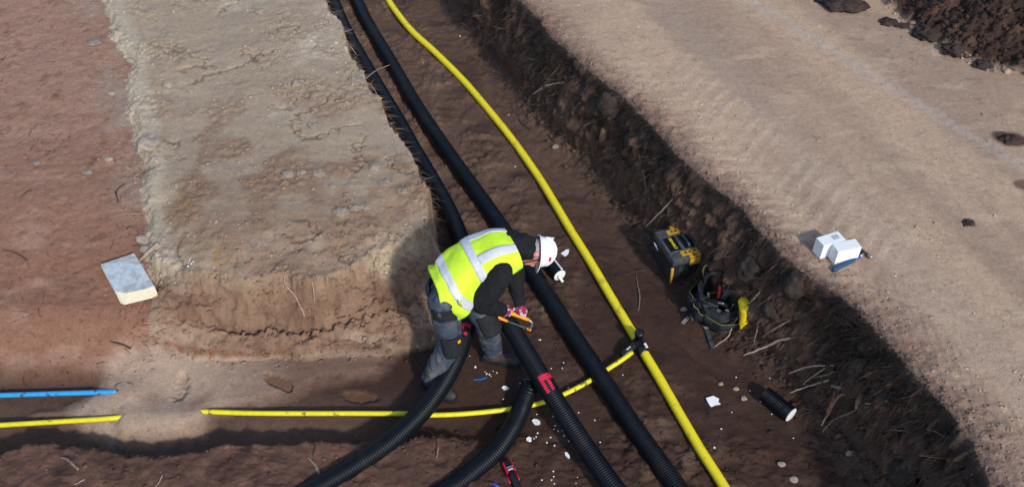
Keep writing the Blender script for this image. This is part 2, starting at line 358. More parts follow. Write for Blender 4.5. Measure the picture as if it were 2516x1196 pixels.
def colour(x, y, Z):
    n1 = fbm(x, y, 1.3, 4, 71); n2 = fbm(x, y, 4.5, 4, 72); n3 = fbm(x * .6, y * 1.6, 3.2, 4, 73); n4 = fbm(x, y, 16, 3, 74)
    # trench floor: damp brown
    c = np.broadcast_to(srgb(64, 45, 36), x.shape + (3,)).copy()
    c = mixc(c, srgb(92, 72, 60), sstep(5.0, 7.2, y) * .95)
    c = mixc(c, srgb(52, 36, 28), sstep(.05, .5, n1) * .6)
    c = mixc(c, srgb(106, 85, 69), Z['lump'] * sstep(-.1, .4, n2) * .8)
    c = mixc(c, srgb(44, 33, 29), Z['drag'] * sstep(0, .5, n3) * .6)
    damp = np.full(x.shape, .75)
    # left field: dry red-brown
    L = Z['left'] * sstep(4.15, 4.5, y); lc = np.broadcast_to(srgb(131, 95, 77), x.shape + (3,)).copy()
    lc = mixc(lc, srgb(147, 115, 97), sstep(4.8, 7.6, y + .5 * n1))
    lc = mixc(lc, srgb(152, 121, 103), sstep(.0, .5, n3) * .8); lc = mixc(lc, srgb(112, 80, 63), sstep(.1, .55, n2) * .8)
    lc = mixc(lc, srgb(146, 132, 118), sstep(-.55, -.05, Z['md']) * sstep(5.2, 6.5, y) * sstep(-.1, .3, n1 + .3 * n2) * .9)
    c = mixc(c, lc, L); damp = damp * (1 - L)
    # berm
    bc = mixc(np.broadcast_to(srgb(94, 69, 57), x.shape + (3,)), srgb(70, 50, 42), sstep(-.1, .4, n2)); bc = mixc(bc, srgb(118, 84, 70), sstep(.2, .5, n3) * .7)
    c = mixc(c, bc, Z['berm']); damp = damp * (1 - .5 * Z['berm'])
    lo = sstep(-.2, -1.6, x) * sstep(4.35, 4.0, y) * (1 - Z['berm']); c = mixc(c, srgb(96, 75, 63), lo * .8)
    sc = mixc(np.broadcast_to(srgb(162, 140, 121), x.shape + (3,)), srgb(138, 114, 96), sstep(0, .5, n2)); sc = mixc(sc, srgb(106, 82, 68), np.maximum(sstep(-2.35, -1.6, x + .3 * n1) * sstep(4.62, 4.45, y), sstep(-3.05, -3.3, x + .2 * n1)) * .9)
    c = mixc(c, sc, Z['sand']); damp = damp * (1 - Z['sand'])
    c = mixc(c, srgb(104, 76, 58), Z['foot'] * sstep(-2.5, -2.1, x) * .75)
    # mound: pale dry clay with grey, ochre and brown patches
    mc = np.broadcast_to(srgb(156, 138, 117), x.shape + (3,)).copy()
    mc = mixc(mc, srgb(176, 161, 142), sstep(.05, .45, n1) * sstep(6, 8, y)); mc = mixc(mc, srgb(147, 132, 116), sstep(.05, .4, n3) * .7)
    mc = mixc(mc, srgb(131, 107, 88), sstep(-.5, .2, Z['rub'] - .5 + .5 * n2 + .45 * sstep(6.9, 5.2, y)) * sstep(7.9, 6.0, y) * .9)
    mc = mixc(mc, srgb(150, 128, 98), sstep(.3, .6, n2) * .5)
    mc = mixc(mc, srgb(178, 166, 146), sstep(.16, .03, Z['md'] + .08 * n2) * (1 - Z['front']) * sstep(.3, .0, x - xml(y) - .2) * .6)
    mc = mixc(mc, srgb(170, 154, 130), sstep(.25, .02, Z['md']) * sstep(5.9, 5.2, y) * sstep(-1.5, -1.0, x) * sstep(-.3, .3, n2 + .2) * .7)
    och = np.exp(-((x - at(430, 500, .6)[0]) ** 2 + (y - at(430, 500, .6)[1]) ** 2) / .03) + np.exp(-((x - at(520, 620, .6)[0]) ** 2 + (y - at(520, 620, .6)[1]) ** 2) / .02)
    mc = mixc(mc, srgb(150, 112, 52), np.clip(och, 0, 1) * sstep(-.1, .3, n4) * .7)
    fc = mixc(np.broadcast_to(srgb(128, 102, 83), x.shape + (3,)), srgb(108, 83, 67), sstep(-.1, .4, n2)); fc = mixc(fc, srgb(150, 128, 108), sstep(.45, .2, Z['mt']) * sstep(0, .4, n3 + .2) * .8)
    fc = mixc(fc, srgb(122, 74, 50), sstep(.16, .06, Z['mt']) * sstep(-1.6, -1.9, x) * sstep(-.2, .2, n4) * .8)
    mc = mixc(mc, fc, sstep(0, .5, Z['front']) * sstep(1.0, .75, Z['mt'] + .25 * n2))
    mc = mixc(mc, srgb(70, 54, 46), Z['crk'] * .6)
    c = mixc(c, mc, Z['mound']); damp = damp * (1 - Z['mound'])
    # bank: dark peaty topsoil full of roots
    kc = mixc(np.broadcast_to(srgb(80, 61, 51), x.shape + (3,)), srgb(104, 80, 66), sstep(0, .5, n2)); kc = mixc(kc, srgb(122, 98, 86), sstep(.3, .55, n4) * .6); kc = mixc(kc, srgb(40, 33, 32), sstep(.7, .95, Z['bt']) * .8)
    c = mixc(c, kc, np.maximum(Z['bank'], Z['apron'] * .8)); damp = np.where(Z['bank'] > .5, .3, damp)
    # road
    u, v, _ = strip(x, y, TRKC, TRKD)
    rc = np.broadcast_to(srgb(171, 146, 123), x.shape + (3,)).copy()
    rc = mixc(rc, srgb(150, 127, 109), sstep(-.15, .35, fbm(v, u * .15, 1.5, 3, 81)) * .9); rc = mixc(rc, srgb(177, 154, 130), sstep(.1, .5, n3) * .6)
    rc = mixc(rc, srgb(152, 135, 121), sstep(.22, .05, np.abs(v - .42) + .12 * n2) * .35)
    uu, vv, _ = strip(x, y, at(1840, 0, ROAD_Z)[:2], at(2480, 390, ROAD_Z)[:2]); rc = mixc(rc, srgb(172, 162, 155), sstep(.13, .02, np.abs(vv) + .10 * np.abs(n2)) * .35)
    rc = mixc(rc, srgb(126, 102, 88), Z['rough'] * sstep(-.3, .25, n2 + .25) * .9); rc = mixc(rc, srgb(94, 76, 69), sstep(.14, .01, Z['s'] + .05 * n4 + .04 * n2) * .75)
    rc = mixc(rc, srgb(186, 166, 142), Z['chev'] * .35)
    for px, py, r, a in ((2482, 340, .16, 1), (2380, 548, .045, 1), (2516, 455, .10, .8), (2180, 55, .06, 1), (2215, 64, .05, 1), (2290, 85, .12, 1), (2075, 15, .16, 1)):
        p = at(px, py, ROAD_Z); rc = mixc(rc, srgb(86, 62, 52), a * sstep(1.1, .7, np.hypot(x - p[0], (y - p[1]) * 1.3) / r + .5 * n2))
    rc = mixc(rc, mixc(np.broadcast_to(srgb(58, 44, 38), x.shape + (3,)), srgb(84, 64, 53), sstep(0, .5, n2)), Z['heap'])
    c = mixc(c, rc, Z['road']); damp = damp * (1 - Z['road'])
    c = c * (1 + .16 * n4 + .10 * n2)[..., None]
    return np.clip(c, .004, .8), damp

def build_terrain():
    y = np.r_[-25 + 22.5 * np.linspace(0, 1, 9) ** .6, np.linspace(-2.2, 2.2, 14)]
    ym = [2.35]
    while ym[-1] < 9.9: ym.append(ym[-1] + .0088 + .00085 * (ym[-1] - 2.35))
    y = np.r_[y, ym, 10.0 + 38 * np.linspace(0, 1, 20) ** 1.8]
    y = np.unique(y); X = xm(y); E_ = interp_ext(y, EDGE)
    K = [np.full_like(y, -45), np.full_like(y, -6.6), np.minimum(X - .12, E_ - 1.2), np.minimum(X + .06, E_ - 1.0), E_ - .30, E_ + .06, np.maximum(E_ + .8, 6.0), np.full_like(y, 45)]
    cnt = [14, 400, 26, 150, 60, 300, 14]; cols = []
    for k, n in enumerate(cnt):
        t = np.arange(n) / n
        if k == 0: t = 1 - (1 - t) ** 2
        if k == 6: t = t ** 2
        cols.append(K[k][:, None] + t[None] * (K[k + 1] - K[k])[:, None])
    cols.append(K[-1][:, None]); XX = np.hstack(cols); YY = np.repeat(y[:, None], XX.shape[1], 1)
    Z = zones(XX, YY); zz = Z['z']; c, damp = colour(XX, YY, Z)
    # cut faces get sideways lumps of their own (overhangs, clods)
    bk = np.clip(Z['bank'] * np.sin(np.clip(Z['bt'], 0, 1) * math.pi) * 1.3, 0, 1); n = .13 * fbm(YY + XX * .3, zz, 2.4, 3, 91) + .09 * fbm(YY, zz * 1.2, 7, 4, 92) + .03 * fbm(YY, zz, 24, 3, 93)
    w1, w2 = worley(YY * .9 + .04 * Z['fine'], zz + .04 * Z['vf'], 9, 94); n = n + .06 * np.clip(1 - 1.5 * w1, 0, 1)
    XX = XX - .885 * n * bk; YY = YY - .466 * n * bk
    fr = Z['front'] * np.clip(4 * Z['mt'] * (1 - Z['mt']), 0, 1); n = .05 * fbm(XX, zz, 5, 4, 95) + .03 * fbm(XX, zz * 1.3, 17, 3, 96)
    YY = YY - n * fr
    ny, nx = XX.shape; V = np.stack([XX, YY, zz], -1).reshape(-1, 3); cc = np.concatenate([c, damp[..., None]], -1).reshape(-1, 4)
    idx = np.arange(ny * nx).reshape(ny, nx); Q = np.stack([idx[:-1, :-1], idx[:-1, 1:], idx[1:, 1:], idx[1:, :-1]], -1).reshape(-1, 4)
    fm = lambda a: a[:-1, :-1].ravel()
    cls = np.zeros(len(Q), int)                         # 0 floor
    cls[fm((Z['left'] > .5) & (Z['mound'] < .5) & (YY > 4.25))] = 1
    cls[fm(Z['mound'] >= .5)] = 2
    cls[fm(Z['berm'] > .5)] = 3
    cls[fm(Z['bt'] > .05)] = 4; cls[fm(Z['road'] > .5)] = 5; cls[fm((Z['road'] > .5) & (Z['heap'] > .5))] = 6
    for k, (nm, lab) in enumerate((('trench_floor', 'damp dark brown soil floor of the trench'), ('ground', 'dry reddish brown stripped ground on the left'), ('earth_mound', 'pale flat-topped block of undug clay between the trenches'), ('earth_berm', 'low brown soil berm along the near side'), ('earth_bank', 'dark root-filled cut bank along the road'), ('road', 'dry sandy compacted haul road'), ('spoil_heap', 'dark crumbly spoil heap beyond the road'))):
        f = Q[cls == k]; u, inv = np.unique(f, return_inverse=True); f = inv.reshape(-1, 4)
        me = bpy.data.meshes.new(nm); me.vertices.add(len(u)); me.vertices.foreach_set('co', V[u].ravel())
        me.loops.add(f.size); me.loops.foreach_set('vertex_index', f.ravel().astype(np.int32))
        me.polygons.add(len(f)); me.polygons.foreach_set('loop_start', np.arange(0, f.size, 4, dtype=np.int32))
        me.polygons.foreach_set('use_smooth', np.ones(len(f), bool)); me.update(calc_edges=True)
        a = me.attributes.new('soil', 'FLOAT_COLOR', 'POINT'); a.data.foreach_set('color', cc[u].ravel())
        me.materials.append(SOIL); o = bpy.data.objects.new(nm, me); COL.objects.link(o); tag(o, lab, kind='structure')
    return
build_terrain()
def gz(x, y): return float(zones(np.array([x]), np.array([y]))['z'][0])
_T = np.linspace(4.0, 12.5, 420)
def hits(pts):
    """first point of the ground under each picture point"""
    D = np.array([ray(*p) for p in pts]); D = D / np.linalg.norm(D, axis=1)[:, None]
    P = D[:, None] * _T[None, :, None] + np.array([0, 0, CAM_H])
    z = zones(P[..., 0], P[..., 1])['z']; below = P[..., 2] < z; i = np.argmax(below, 1)
    out = []
    for k, j in enumerate(i):
        if j == 0: out.append(P[k, -1]); continue
        a = P[k, j - 1, 2] - z[k, j - 1]; b = z[k, j] - P[k, j, 2]; f = a / (a + b + 1e-9)
        out.append(P[k, j - 1] * (1 - f) + P[k, j] * f)
    return np.array(out)

# ================================================================== PIPES
M_duct = mat('black_duct', (.0032, .0055, .0092), .46, .25, 14, spec=.22, c2=(.03, .022, .017), c2amt=.4, c2scale=5, c2lo=.55, c2hi=.72)  # slight blue in the black base colour paints in the sky's reflection
M_red = mat('red_paint', (.55, .012, .045), .5, .2, 40)
M_yel = mat('yellow_pe', (.86, .71, .02), .38, .06, 25, spec=.45, c2=(.22, .13, .05), c2amt=.6, c2scale=9, c2lo=.60, c2hi=.74)
M_yel2 = mat('yellow_pe_small', (.74, .66, .02), .42, .08, 25, spec=.4, c2=(.12, .07, .04), c2amt=.8, c2scale=16, c2lo=.60, c2hi=.68)
M_blue = mat('blue_pe', (.03, .30, .62), .42, .1, 30, spec=.4, c2=(.06, .05, .05), c2amt=.85, c2scale=18, c2lo=.60, c2hi=.66)
M_blk = mat('black_fitting', (.010, .011, .014), .35, .2, 30, spec=.5)
M_foam = mat('white_foam', (.74, .76, .77), .85, .05, 60, bump=.002, bscale=200)
M_pur = mat('pipe_foam_core', (.72, .70, .60), .9, .1, 40, bump=.004, bscale=120)
M_core = mat('service_pipe', (.05, .05, .055), .4, .1)
PERIOD = .0175
def path3(pts, ext=(0., 0.)):
    P = spline([at(a, b, z) for a, b, z in pts], 900)
    for e, L in zip((0, -1), ext):            # straight run on beyond the picture
        if L:
            d = (P[0] - P[30]) if e == 0 else (P[-1] - P[-31]); d[2] = 0; d = unit(d); Q = np.array([P[e] + d * k for k in np.linspace(.05, L, 60)])
            P = np.vstack([Q[::-1], P]) if e == 0 else np.vstack([P, Q])
    return P
def arc(P): return np.r_[0, np.cumsum(np.linalg.norm(np.diff(P, axis=0), axis=1))]
def resamp(P, step):
    d = arc(P); n = max(8, int(d[-1] / step)); t = np.linspace(0, d[-1], n + 1)
    return np.stack([np.interp(t, d, P[:, k]) for k in range(3)], 1), t
def duct(name, pts, r, label, amp=lambda p: 1., marks=None, seg=36, group='black insulated ducts in the trench', ends=(False, False), ext=(0., 0.)):
    P, t = resamp(path3(pts, ext), PERIOD / 5); n = len(P)
    ph = (t / PERIOD) % 1.0; prof = np.where(ph < .55, 0., -.0045); A = np.array([amp(p) for p in P])
    R = r + prof * A + .0025 * np.sin(t * 2.3) * 0
    V, F = tube(P, R, seg, cap=False); fm = np.zeros(len(F), int)
    if marks:
        T, N, B = frames(P)
        for (s0, fn) in marks:
            for i in range(n - 1):
                s = t[i] - s0
                if abs(s) > .25: continue
                for j in range(seg):
                    a = (j + .5) * 360. / seg; a = (a + 180) % 360 - 180
                    if fn(s, a + 6 * mnoise.noise((t[i] * 60, a * .05, 0)), ph[i]): fm[i * seg + j] = 1
    root = empty(name, (P[n // 2][0], P[n // 2][1], P[n // 2][2] - r), label, 'duct', group)
    mk('casing', V, F, M_duct, root, mats=[M_duct, M_red], fmat=fm)
    for e, on in zip((0, -1), ends):
        if not on: continue
        d = unit(P[0] - P[6]) if e == 0 else unit(P[-1] - P[-7]); c = P[e] - d * .006
        up = unit(np.cross(d, [0, 0, 1.])); w = np.cross(d, up)
        vf, ff = tube([c - d * .01, c], [r - .004, r - .004], 28); mk('foam_core', vf, ff, M_pur, root, smooth=False)
        for k in (-1, 1):
            q = c + w * k * r * .42; vv, f2 = tube([q - d * .01, q + d * .03], [r * .24, r * .24], 16); mk('service_pipe', vv, f2, M_core, root, smooth=False)
    return root, P, t
def nearest_s(P, t, px, py):
    q = [np.hypot(*(np.array(project(p)) - (px, py))) for p in P]; return t[int(np.argmin(q))]
def project(p):
    zz = p[2] - CAM_H; dep = p[1] * CT - zz * ST; up = p[1] * ST + zz * CT
    return IW / 2 + FPX * p[0] / dep, IH / 2 - FPX * up / dep
RD = .071
fade = lambda p: float(sstep(5.9, 5.2, p[1])) * .85 + .15
def mark_e(s, a, ph):          # painted bracket with three prongs
    a2 = a
    if -.055 < s < -.005 and -62 < a2 < 40 and ph < .85: return True
    if -.005 <= s < .085 and ph < .85 and (-16 < a2 < 0 or 18 < a2 < 40): return True
    return False
def mark_b(s, a, ph):
    return ph < .85 and ((-.07 < s < -.03 and -40 < a < 60) or (-.03 <= s < .07 and (0 < a < 24 or 40 < a < 62)) or (.02 < s < .05 and -30 < a < 62))
P1 = [(690, -190, .068), (760, -90, .068), (812, -10, .068), (850, 75, .068), (915, 190, .068), (975, 290, .068), (1020, 370, .068), (1070, 455, .068), (1110, 530, .085), (1136, 600, .13), (1150, 680, .17), (1152, 760, .20), (1140, 825, .21), (1118, 885, .20), (1082, 950, .17), (1034, 1013, .15), (965, 1078, .15), (880, 1137, .16), (790, 1190, .16), (690, 1240, .15), (560, 1290, .14)]
P2 = [(760, -190, .068), (815, -100, .068), (870, -10, .068), (905, 60, .068), (962, 155, .068), (1020, 255, .068), (1080, 345, .068), (1140, 430, .068), (1195, 505, .068), (1240, 570, .068), (1290, 642, .068), (1340, 718, .068), (1392, 800, .068), (1440, 872, .068), (1497, 958, .068), (1552, 1042, .068), (1608, 1120, .068), (1662, 1196, .068), (1740, 1310, .068)]
P3 = [(1243, 786, .36), (1262, 815, .35), (1290, 862, .32), (1332, 930, .28), (1380, 1008, .22), (1430, 1085, .17), (1482, 1160, .14), (1530, 1225, .12), (1600, 1320, .085)]
P4 = [(1303, 940, .13), (1296, 965, .12), (1280, 1005, .068), (1255, 1055, .068), (1220, 1105, .068), (1168, 1152, .068), (1110, 1195, .068), (1020, 1245, .068)]
d1, q1, t1 = duct('insulated_duct', P1, RD, 'black duct curving between the worker\'s legs to the bottom left', fade, ext=(5., 1.))
d2, q2, t2 = duct('insulated_duct', P2, RD, 'long straight black duct passing under the worker\'s white helmet', fade, ext=(5., 2.5))
_P, _t = resamp(path3(P3), PERIOD / 5); s3 = nearest_s(_P, _t, 1345, 940)
d3, q3, t3 = duct('insulated_duct', P3, RD, 'black duct being cut, red painted bracket mark on its side', lambda p: 1., [(s3, mark_e)], ends=(True, False), ext=(0., 2.5))
d4, q4, t4 = duct('insulated_duct', P4, RD * .97, 'short curved black duct whose end tucks under the marked duct', lambda p: 1., ends=(True, False), ext=(0., 1.))
# the mark on the left duct
def add_mark(root, P, t, px, py, fn, seg=36):
    me = [c for c in root.children if c.name.startswith('casing')][0].data; s0 = nearest_s(P, t, px, py); n = len(P)
    for i in range(n - 1):
        s = t[i] - s0
        if abs(s) > .2: continue
        for j in range(seg):
            a = ((j + .5) * 360. / seg + 180) % 360 - 180
            if fn(s, a + 8 * mnoise.noise((t[i] * 60, a * .05, 3)), (t[i] / PERIOD) % 1): me.polygons[i * seg + j].material_index = 1
add_mark(d1, q1, t1, 1140, 822, mark_b)

def pipe(pts, r, step=.03, seg=20, ext=(0., 0.)):
    P, t = resamp(path3(pts, ext), step); return P, tube(P, r, seg)
YM = [(850, -170, .042), (900, -85, .042), (945, -15, .042), (965, 18, .042), (1010, 75, .042), (1070, 130, .042), (1140, 200, .042), (1200, 270, .042), (1260, 345, .042), (1320, 430, .042), (1365, 503, .042), (1400, 562, .042), (1450, 642, .042), (1500, 727, .042), (1545, 802, .042), (1580, 862, .042), (1622, 932, .042), (1672, 1020, .042), (1722, 1105, .042), (1773, 1185, .042), (1850, 1310, .042)]
ymr = empty('gas_main', at(1450, 640, 0), 'thick bright yellow plastic gas main running the length of the trench', 'pipe')
Pm, (v, f) = pipe(YM, .036, ext=(5., 2.5)); mk('pipe', v, f, M_yel, ymr)
# tapping tee welded on the main
tc_ = at(1576, 852, .05); i0 = int(np.argmin(np.linalg.norm(Pm - tc_, axis=1))); dm = unit(Pm[i0 + 1] - Pm[i0 - 1]); c0 = Pm[i0]
side = unit(at(1530, 880, .05) - at(1572, 850, .05)); upv = np.array([0, 0, 1.])
tee = empty('tee_tmp', c0, None, None); bpy.data.objects.remove(tee)
v, f = join([tube([c0 - dm * .075, c0 - dm * .07, c0 + dm * .07, c0 + dm * .075], [.039, .044, .044, .039], 24)]); sad = mk('tapping_tee', v, f, M_blk, ymr, smooth=True)
st = c0 - dm * .045; v, f = tube([st + upv * .03, st + upv * .10, st + upv * .102, st + upv * .125, st + upv * .13], [.031, .031, .037, .037, .030], 18); mk('cap', v, f, M_blk, sad)
o1 = c0 + upv * .045 - dm * .02; v, f = tube([o1, o1 + side * .06, o1 + side * .062, o1 + side * .17 - upv * .03, o1 + side * .19 - upv * .035], [.026, .026, .030, .030, .026], 18); mk('outlet', v, f, M_blk, sad)
v, f = boxm(c0 + upv * .052 + dm * .045 - side * .022, (.022, .010, .004), [dm, unit(np.cross(upv, dm)), upv]); mk('label_plate', v, f, M_foam, sad, smooth=False, bevel=.001)
v, f = boxm(o1 + side * .115 + upv * .016, (.035, .003, .003), [side, unit(np.cross(upv, side)), upv]); mk('label_plate', v, f, M_foam, sad, smooth=False)
for k in (-.055, .055):
    q = c0 + dm * k + upv * .05; v, f = tube([q, q + upv * .02], [.009, .009], 10); mk('terminal', v, f, M_blk, sad)
YB = [(1553, 865, .075), (1530, 882, .07), (1495, 905, .05), (1450, 934, .045), (1400, 961, .045), (1340, 986, .045), (1260, 1003, .045), (1150, 1015, .05), (1050, 1019, .05), (900, 1018, .05), (700, 1017, .055), (600, 1017, .05), (520, 1018, .03), (450, 1024, -.01), (360, 1026, -.01), (300, 1029, .035), (250, 1032, .05), (150, 1038, .05), (0, 1047, .05), (-160, 1056, .05), (-500, 1075, .05)]
P, (v, f) = pipe(YB, .0185, .03, 14)
for i in range(len(P)):                      # follow the ground, dive under the sand blanket
    px = project(P[i])[0]
    if px < 1000: P[i][2] = .066
for i in range(len(P)):
    px = project(P[i])[0]
    if px < 1000: P[i][2] -= .02 * float(sstep(520, 420, px) * sstep(262, 340, px))
v, f = tube(spline(P, len(P)), .0185, 14); o = mk('service_pipe', v, f, M_yel2); tag(o, 'thin yellow plastic branch pipe crossing below the black ducts', 'pipe')
PB = [(295, 965, .06), (200, 968, .06), (100, 971, .06), (0, 974, .06), (-160, 979, .06), (-500, 990, .06)]
P, t = resamp(path3(PB), .05)
for i in range(len(P)): P[i][2] = .078
v, f = tube(P, .019, 14); o = mk('water_pipe', v, f, M_blue); tag(o, 'bright blue plastic water pipe disappearing into the pale sand', 'pipe')

# ================================================================== WORKER
WK = empty('person', at(1140, 905, .03), 'worker in yellow reflective vest and white helmet bending over a black duct', 'person')
M_skin = mat('skin', (.50, .24, .19), .55, .12, 40, c2=(.55, .10, .12), c2amt=.5, c2scale=30)
M_jack = mat('black_fleece', (.012, .0125, .016), .85, .3, 60, bump=.004, bscale=90, spec=.15)
M_vest = mat('hivis_fabric', (.56, .83, .04), .7, .07, 20, bump=.006, bscale=18, spec=.2)
M_tape = mat('reflective_tape', (.52, .54, .60), .45, .08, 60, spec=.4, bump=.002, bscale=150)
M_trs = mat('grey_work_trousers', (.046, .061, .090), .85, .3, 22, bump=.006, bscale=40, spec=.15, c2=(.12, .11, .10), c2amt=.6, c2scale=8)
M_trk = mat('black_work_panels', (.016, .018, .021), .8, .3, 30, bump=.004, bscale=60, spec=.2)
M_boot = mat('muddy_boot', (.035, .032, .030), .75, .4, 30, bump=.004, bscale=50, c2=(.08, .05, .035), c2amt=.7, c2scale=14)
M_helm = mat('white_helmet', (.80, .81, .82), .32, .03, 20, spec=.5)
M_glov = mat('maroon_glove', (.25, .01, .06), .7, .2, 40, c2=(.5, .45, .48), c2amt=.9, c2scale=26, c2lo=.5, c2hi=.54)
M_or = mat('orange_grip', (.90, .30, .01), .45, .1, 40, spec=.4)
M_steel = mat('steel', (.45, .44, .42), .35, .15, 50, metal=.8)
hipR, kneR, ankR = at(1092, 735, .86) + (0, -.02, 0), at(1106, 838, .47), at(1062, 930, .12)
hipL, kneL, ankL = at(1150, 712, .84) + (0, .05, 0), at(1197, 800, .48), at(1212, 862, .12)
pel = (hipR + hipL) / 2 + (-.03, .02, .05)
w0 = at(1140, 665, .97); ch = at(1205, 628, 1.05); nk = at(1266, 608, 1.08); hd = at(1318, 618, 1.03)
shR = at(1230, 672, 1.05); elR = at(1184, 742, .80); wrR = at(1232, 762, .60)
shL = at(1258, 598, 1.06); elL = at(1266, 690, .78); wrL = at(1276, 746, .60)
crown = unit(at(1365, 612, 1.0) - hd)                       # top of the helmet points right
crown = unit(np.array([.88, .10, -.10])); face = unit(np.array([-.30, -.42, -.78])); face = unit(face - crown * np.dot(face, crown)); ear = np.cross(crown, face)
# continuous body under the clothes (head, neck, trunk, limbs)
hc = hd
body = [chain([(pel, .11), (w0, .11), (ch, .12), (nk, .06)]), chain([(nk, .055), (hc - crown * .03, .055)]),
        sphere(hc, (.068, .086, .098), [ear, face, crown], 14, 18), sphere(hc + face * .045 - crown * .065, (.052, .055, .055), [ear, face, crown]),
        sphere(hc + face * .098 - crown * .018, (.013, .02, .026), [ear, face, crown]), sphere(hc + face * .088 - crown * .052, (.024, .012, .010), [ear, face, crown]),
        sphere(hc + face * .078 + crown * .022, (.05, .014, .012), [ear, face, crown])]
for k in (-1, 1): body += [sphere(hc + ear * k * .076 - crown * .015 - face * .005, (.010, .020, .032), [ear, face, crown]), sphere(hc + face * .080 + ear * k * .03 + crown * .003, (.012, .008, .008), [ear, face, crown])]
for a, b, c in ((shR, elR, wrR), (shL, elL, wrL)): body.append(chain([(a, .05), (b, .04), (c, .03), (c + unit(c - b) * .05, .034)]))
for a, b, c in ((hipR, kneR, ankR), (hipL, kneL, ankL)): body.append(chain([(a, .075), (b, .052), (c, .038)]))
blob('body', body, .009, M_skin, WK, 4)
blob('hair', [sphere(hc + crown * .008 - face * .020, (.073, .076, .09), [ear, face, crown], 12, 16)], .008, mat('grey_hair', (.32, .30, .29), .8, .3, 120, bump=.004, bscale=200), WK, 3)
# black hooded jacket
jk = [chain([(pel + (.05, 0, -.02), .08), (w0, .10), (ch, .115), (ch + (nk - ch) * .7, .10), (nk, .085)]),
      chain([(shR - (.02, -.07, .0), .08), (shR, .09), ((shR + elR) / 2 + (-.01, -.01, 0), .094), (elR, .082), ((elR + wrR) / 2, .066), (wrR, .048)]),
      chain([(shL, .098), ((shL + elL) / 2, .082), (elL, .068), ((elL + wrL) / 2, .055), (wrL, .042)]),
      chain([(nk - (.04, -.02, -.01), .10), (nk + (hc - nk) * .55 - face * .02, .10), (hc - crown * .06 - face * .05, .07)])]
blob('jacket', jk, .011, M_jack, WK, 4, .022, .07)
# hi-vis vest: sections along the spine
sp = spline([pel + (-.055, -.01, -.035), pel + (.01, 0, .0), w0, ch, ch + (nk - ch) * .92], 40)
Ts, _, _ = frames(sp); sideN = unit(np.cross(unit(sp[-1] - sp[0]), [0, 0, 1.])); ringV = []
def vest_ring(u):
    i = u * 39; k = int(min(i, 38)); g = i - k; c = sp[k] * (1 - g) + sp[k + 1] * g; t = unit(Ts[k] * (1 - g) + Ts[k + 1] * g)
    d = unit(np.cross(sideN, t)); d = d if d[2] > 0 else -d
    a = np.interp(u, [0, .2, .5, .8, 1], [.212, .196, .190, .192, .165]); b = np.interp(u, [0, .2, .5, .8, 1], [.172, .165, .155, .148, .110])
    return c, t, sideN, d, a, b
def vest_pt(u, v, off=0.):
    """v degrees: 0 = along the back, +90 = side towards the camera"""
    c, t, s, d, a, b = vest_ring(u); r = math.radians(v); cs, sn = math.cos(r), math.sin(r); e = 2 / 2.5
    x = a * math.copysign(abs(sn) ** e, sn); y = b * math.copysign(abs(cs) ** e, cs)
    fold = .007 * math.sin(u * 17 + v * .05) + .003 * math.sin(v * .17 + u * 5) + .012 * mnoise.noise((u * 6, v * .03, 1.7))
    n = unit(s * (x / a ** 2) + d * (y / b ** 2)); hang = (1 - u) ** 2 * max(0, sn) ** 2
    return c + s * x + d * y + n * (fold * (1.2 - u) + off) - t * .05 * hang - np.array([0, 0, .05]) * hang
def patch(fn, u0, u1, v0, v1, nu, nv, th=.004, off=0.):
    V = [fn(u0 + (u1 - u0) * i / nu, v0 + (v1 - v0) * j / nv, off) for i in range(nu + 1) for j in range(nv + 1)]
    V += [fn(u0 + (u1 - u0) * i / nu, v0 + (v1 - v0) * j / nv, off - th) for i in range(nu + 1) for j in range(nv + 1)]
    n = (nu + 1) * (nv + 1); q = lambda i, j: i * (nv + 1) + j; F = []
    for i in range(nu):
        for j in range(nv):
            a, b, c, d = q(i, j), q(i, j + 1), q(i + 1, j + 1), q(i + 1, j); F += [(a, b, c, d), (n + d, n + c, n + b, n + a)]
    for i in range(nu):
        for j, in ((0,), (nv,)): F.append((q(i, j), q(i + 1, j), n + q(i + 1, j), n + q(i, j)))
    for j in range(nv):
        for i in (0, nu): F.append((q(i, j), q(i, j + 1), n + q(i, j + 1), n + q(i, j)))
    return V, F
v, f = patch(vest_pt, 0, 1, -150, 150, 44, 72, .005); vest = mk('vest', v, f, M_vest, WK)
v, f = patch(vest_pt, .20, .285, -149, 149, 5, 72, .006, .0045); mk('reflective_band', v, f, M_tape, vest)
v, f = patch(vest_pt, .50, .585, -149, 149, 5, 72, .006, .0045); mk('reflective_band', v, f, M_tape, vest)
for v0, v1 in ((18, 42), (-42, -18)):
    v, f = patch(vest_pt, .58, 1.0, v0, v1, 26, 6, .006, .0048); mk('shoulder_band', v, f, M_tape, vest)
# trousers
tr = [chain([(pel + (-.03, 0, -.02), .11), (pel + (-.02, 0, -.08), .12)]), sphere((hipR + hipL) / 2 + (-.07, 0, -.03), (.125, .155, .11))]
for a, b, c in ((hipR, kneR, ankR), (hipL, kneL, ankL)):
    tr.append(chain([(a, .118), (a * .45 + b * .55, .098), (b, .084), (b * .5 + c * .5, .082), (c + (0, 0, .02), .072)]))
blob('trousers', tr, .011, M_trs, WK, 4, .028, .06)
def limb_pt(A, B, r0, r1, fwd):
    A = np.array(A); B = np.array(B); t = unit(B - A); fw = unit(np.array(fwd) - t * np.dot(fwd, t)); sd = np.cross(t, fw)
    def fn(u, v, off=0.):
        r = r0 + (r1 - r0) * u + off + .006 * mnoise.noise((u * 8, v * .04, r0 * 9)); a = math.radians(v)
        return A + (B - A) * u + r * (math.cos(a) * fw + math.sin(a) * sd)
    return fn
cam_dir = np.array([.35, -.75, .35])
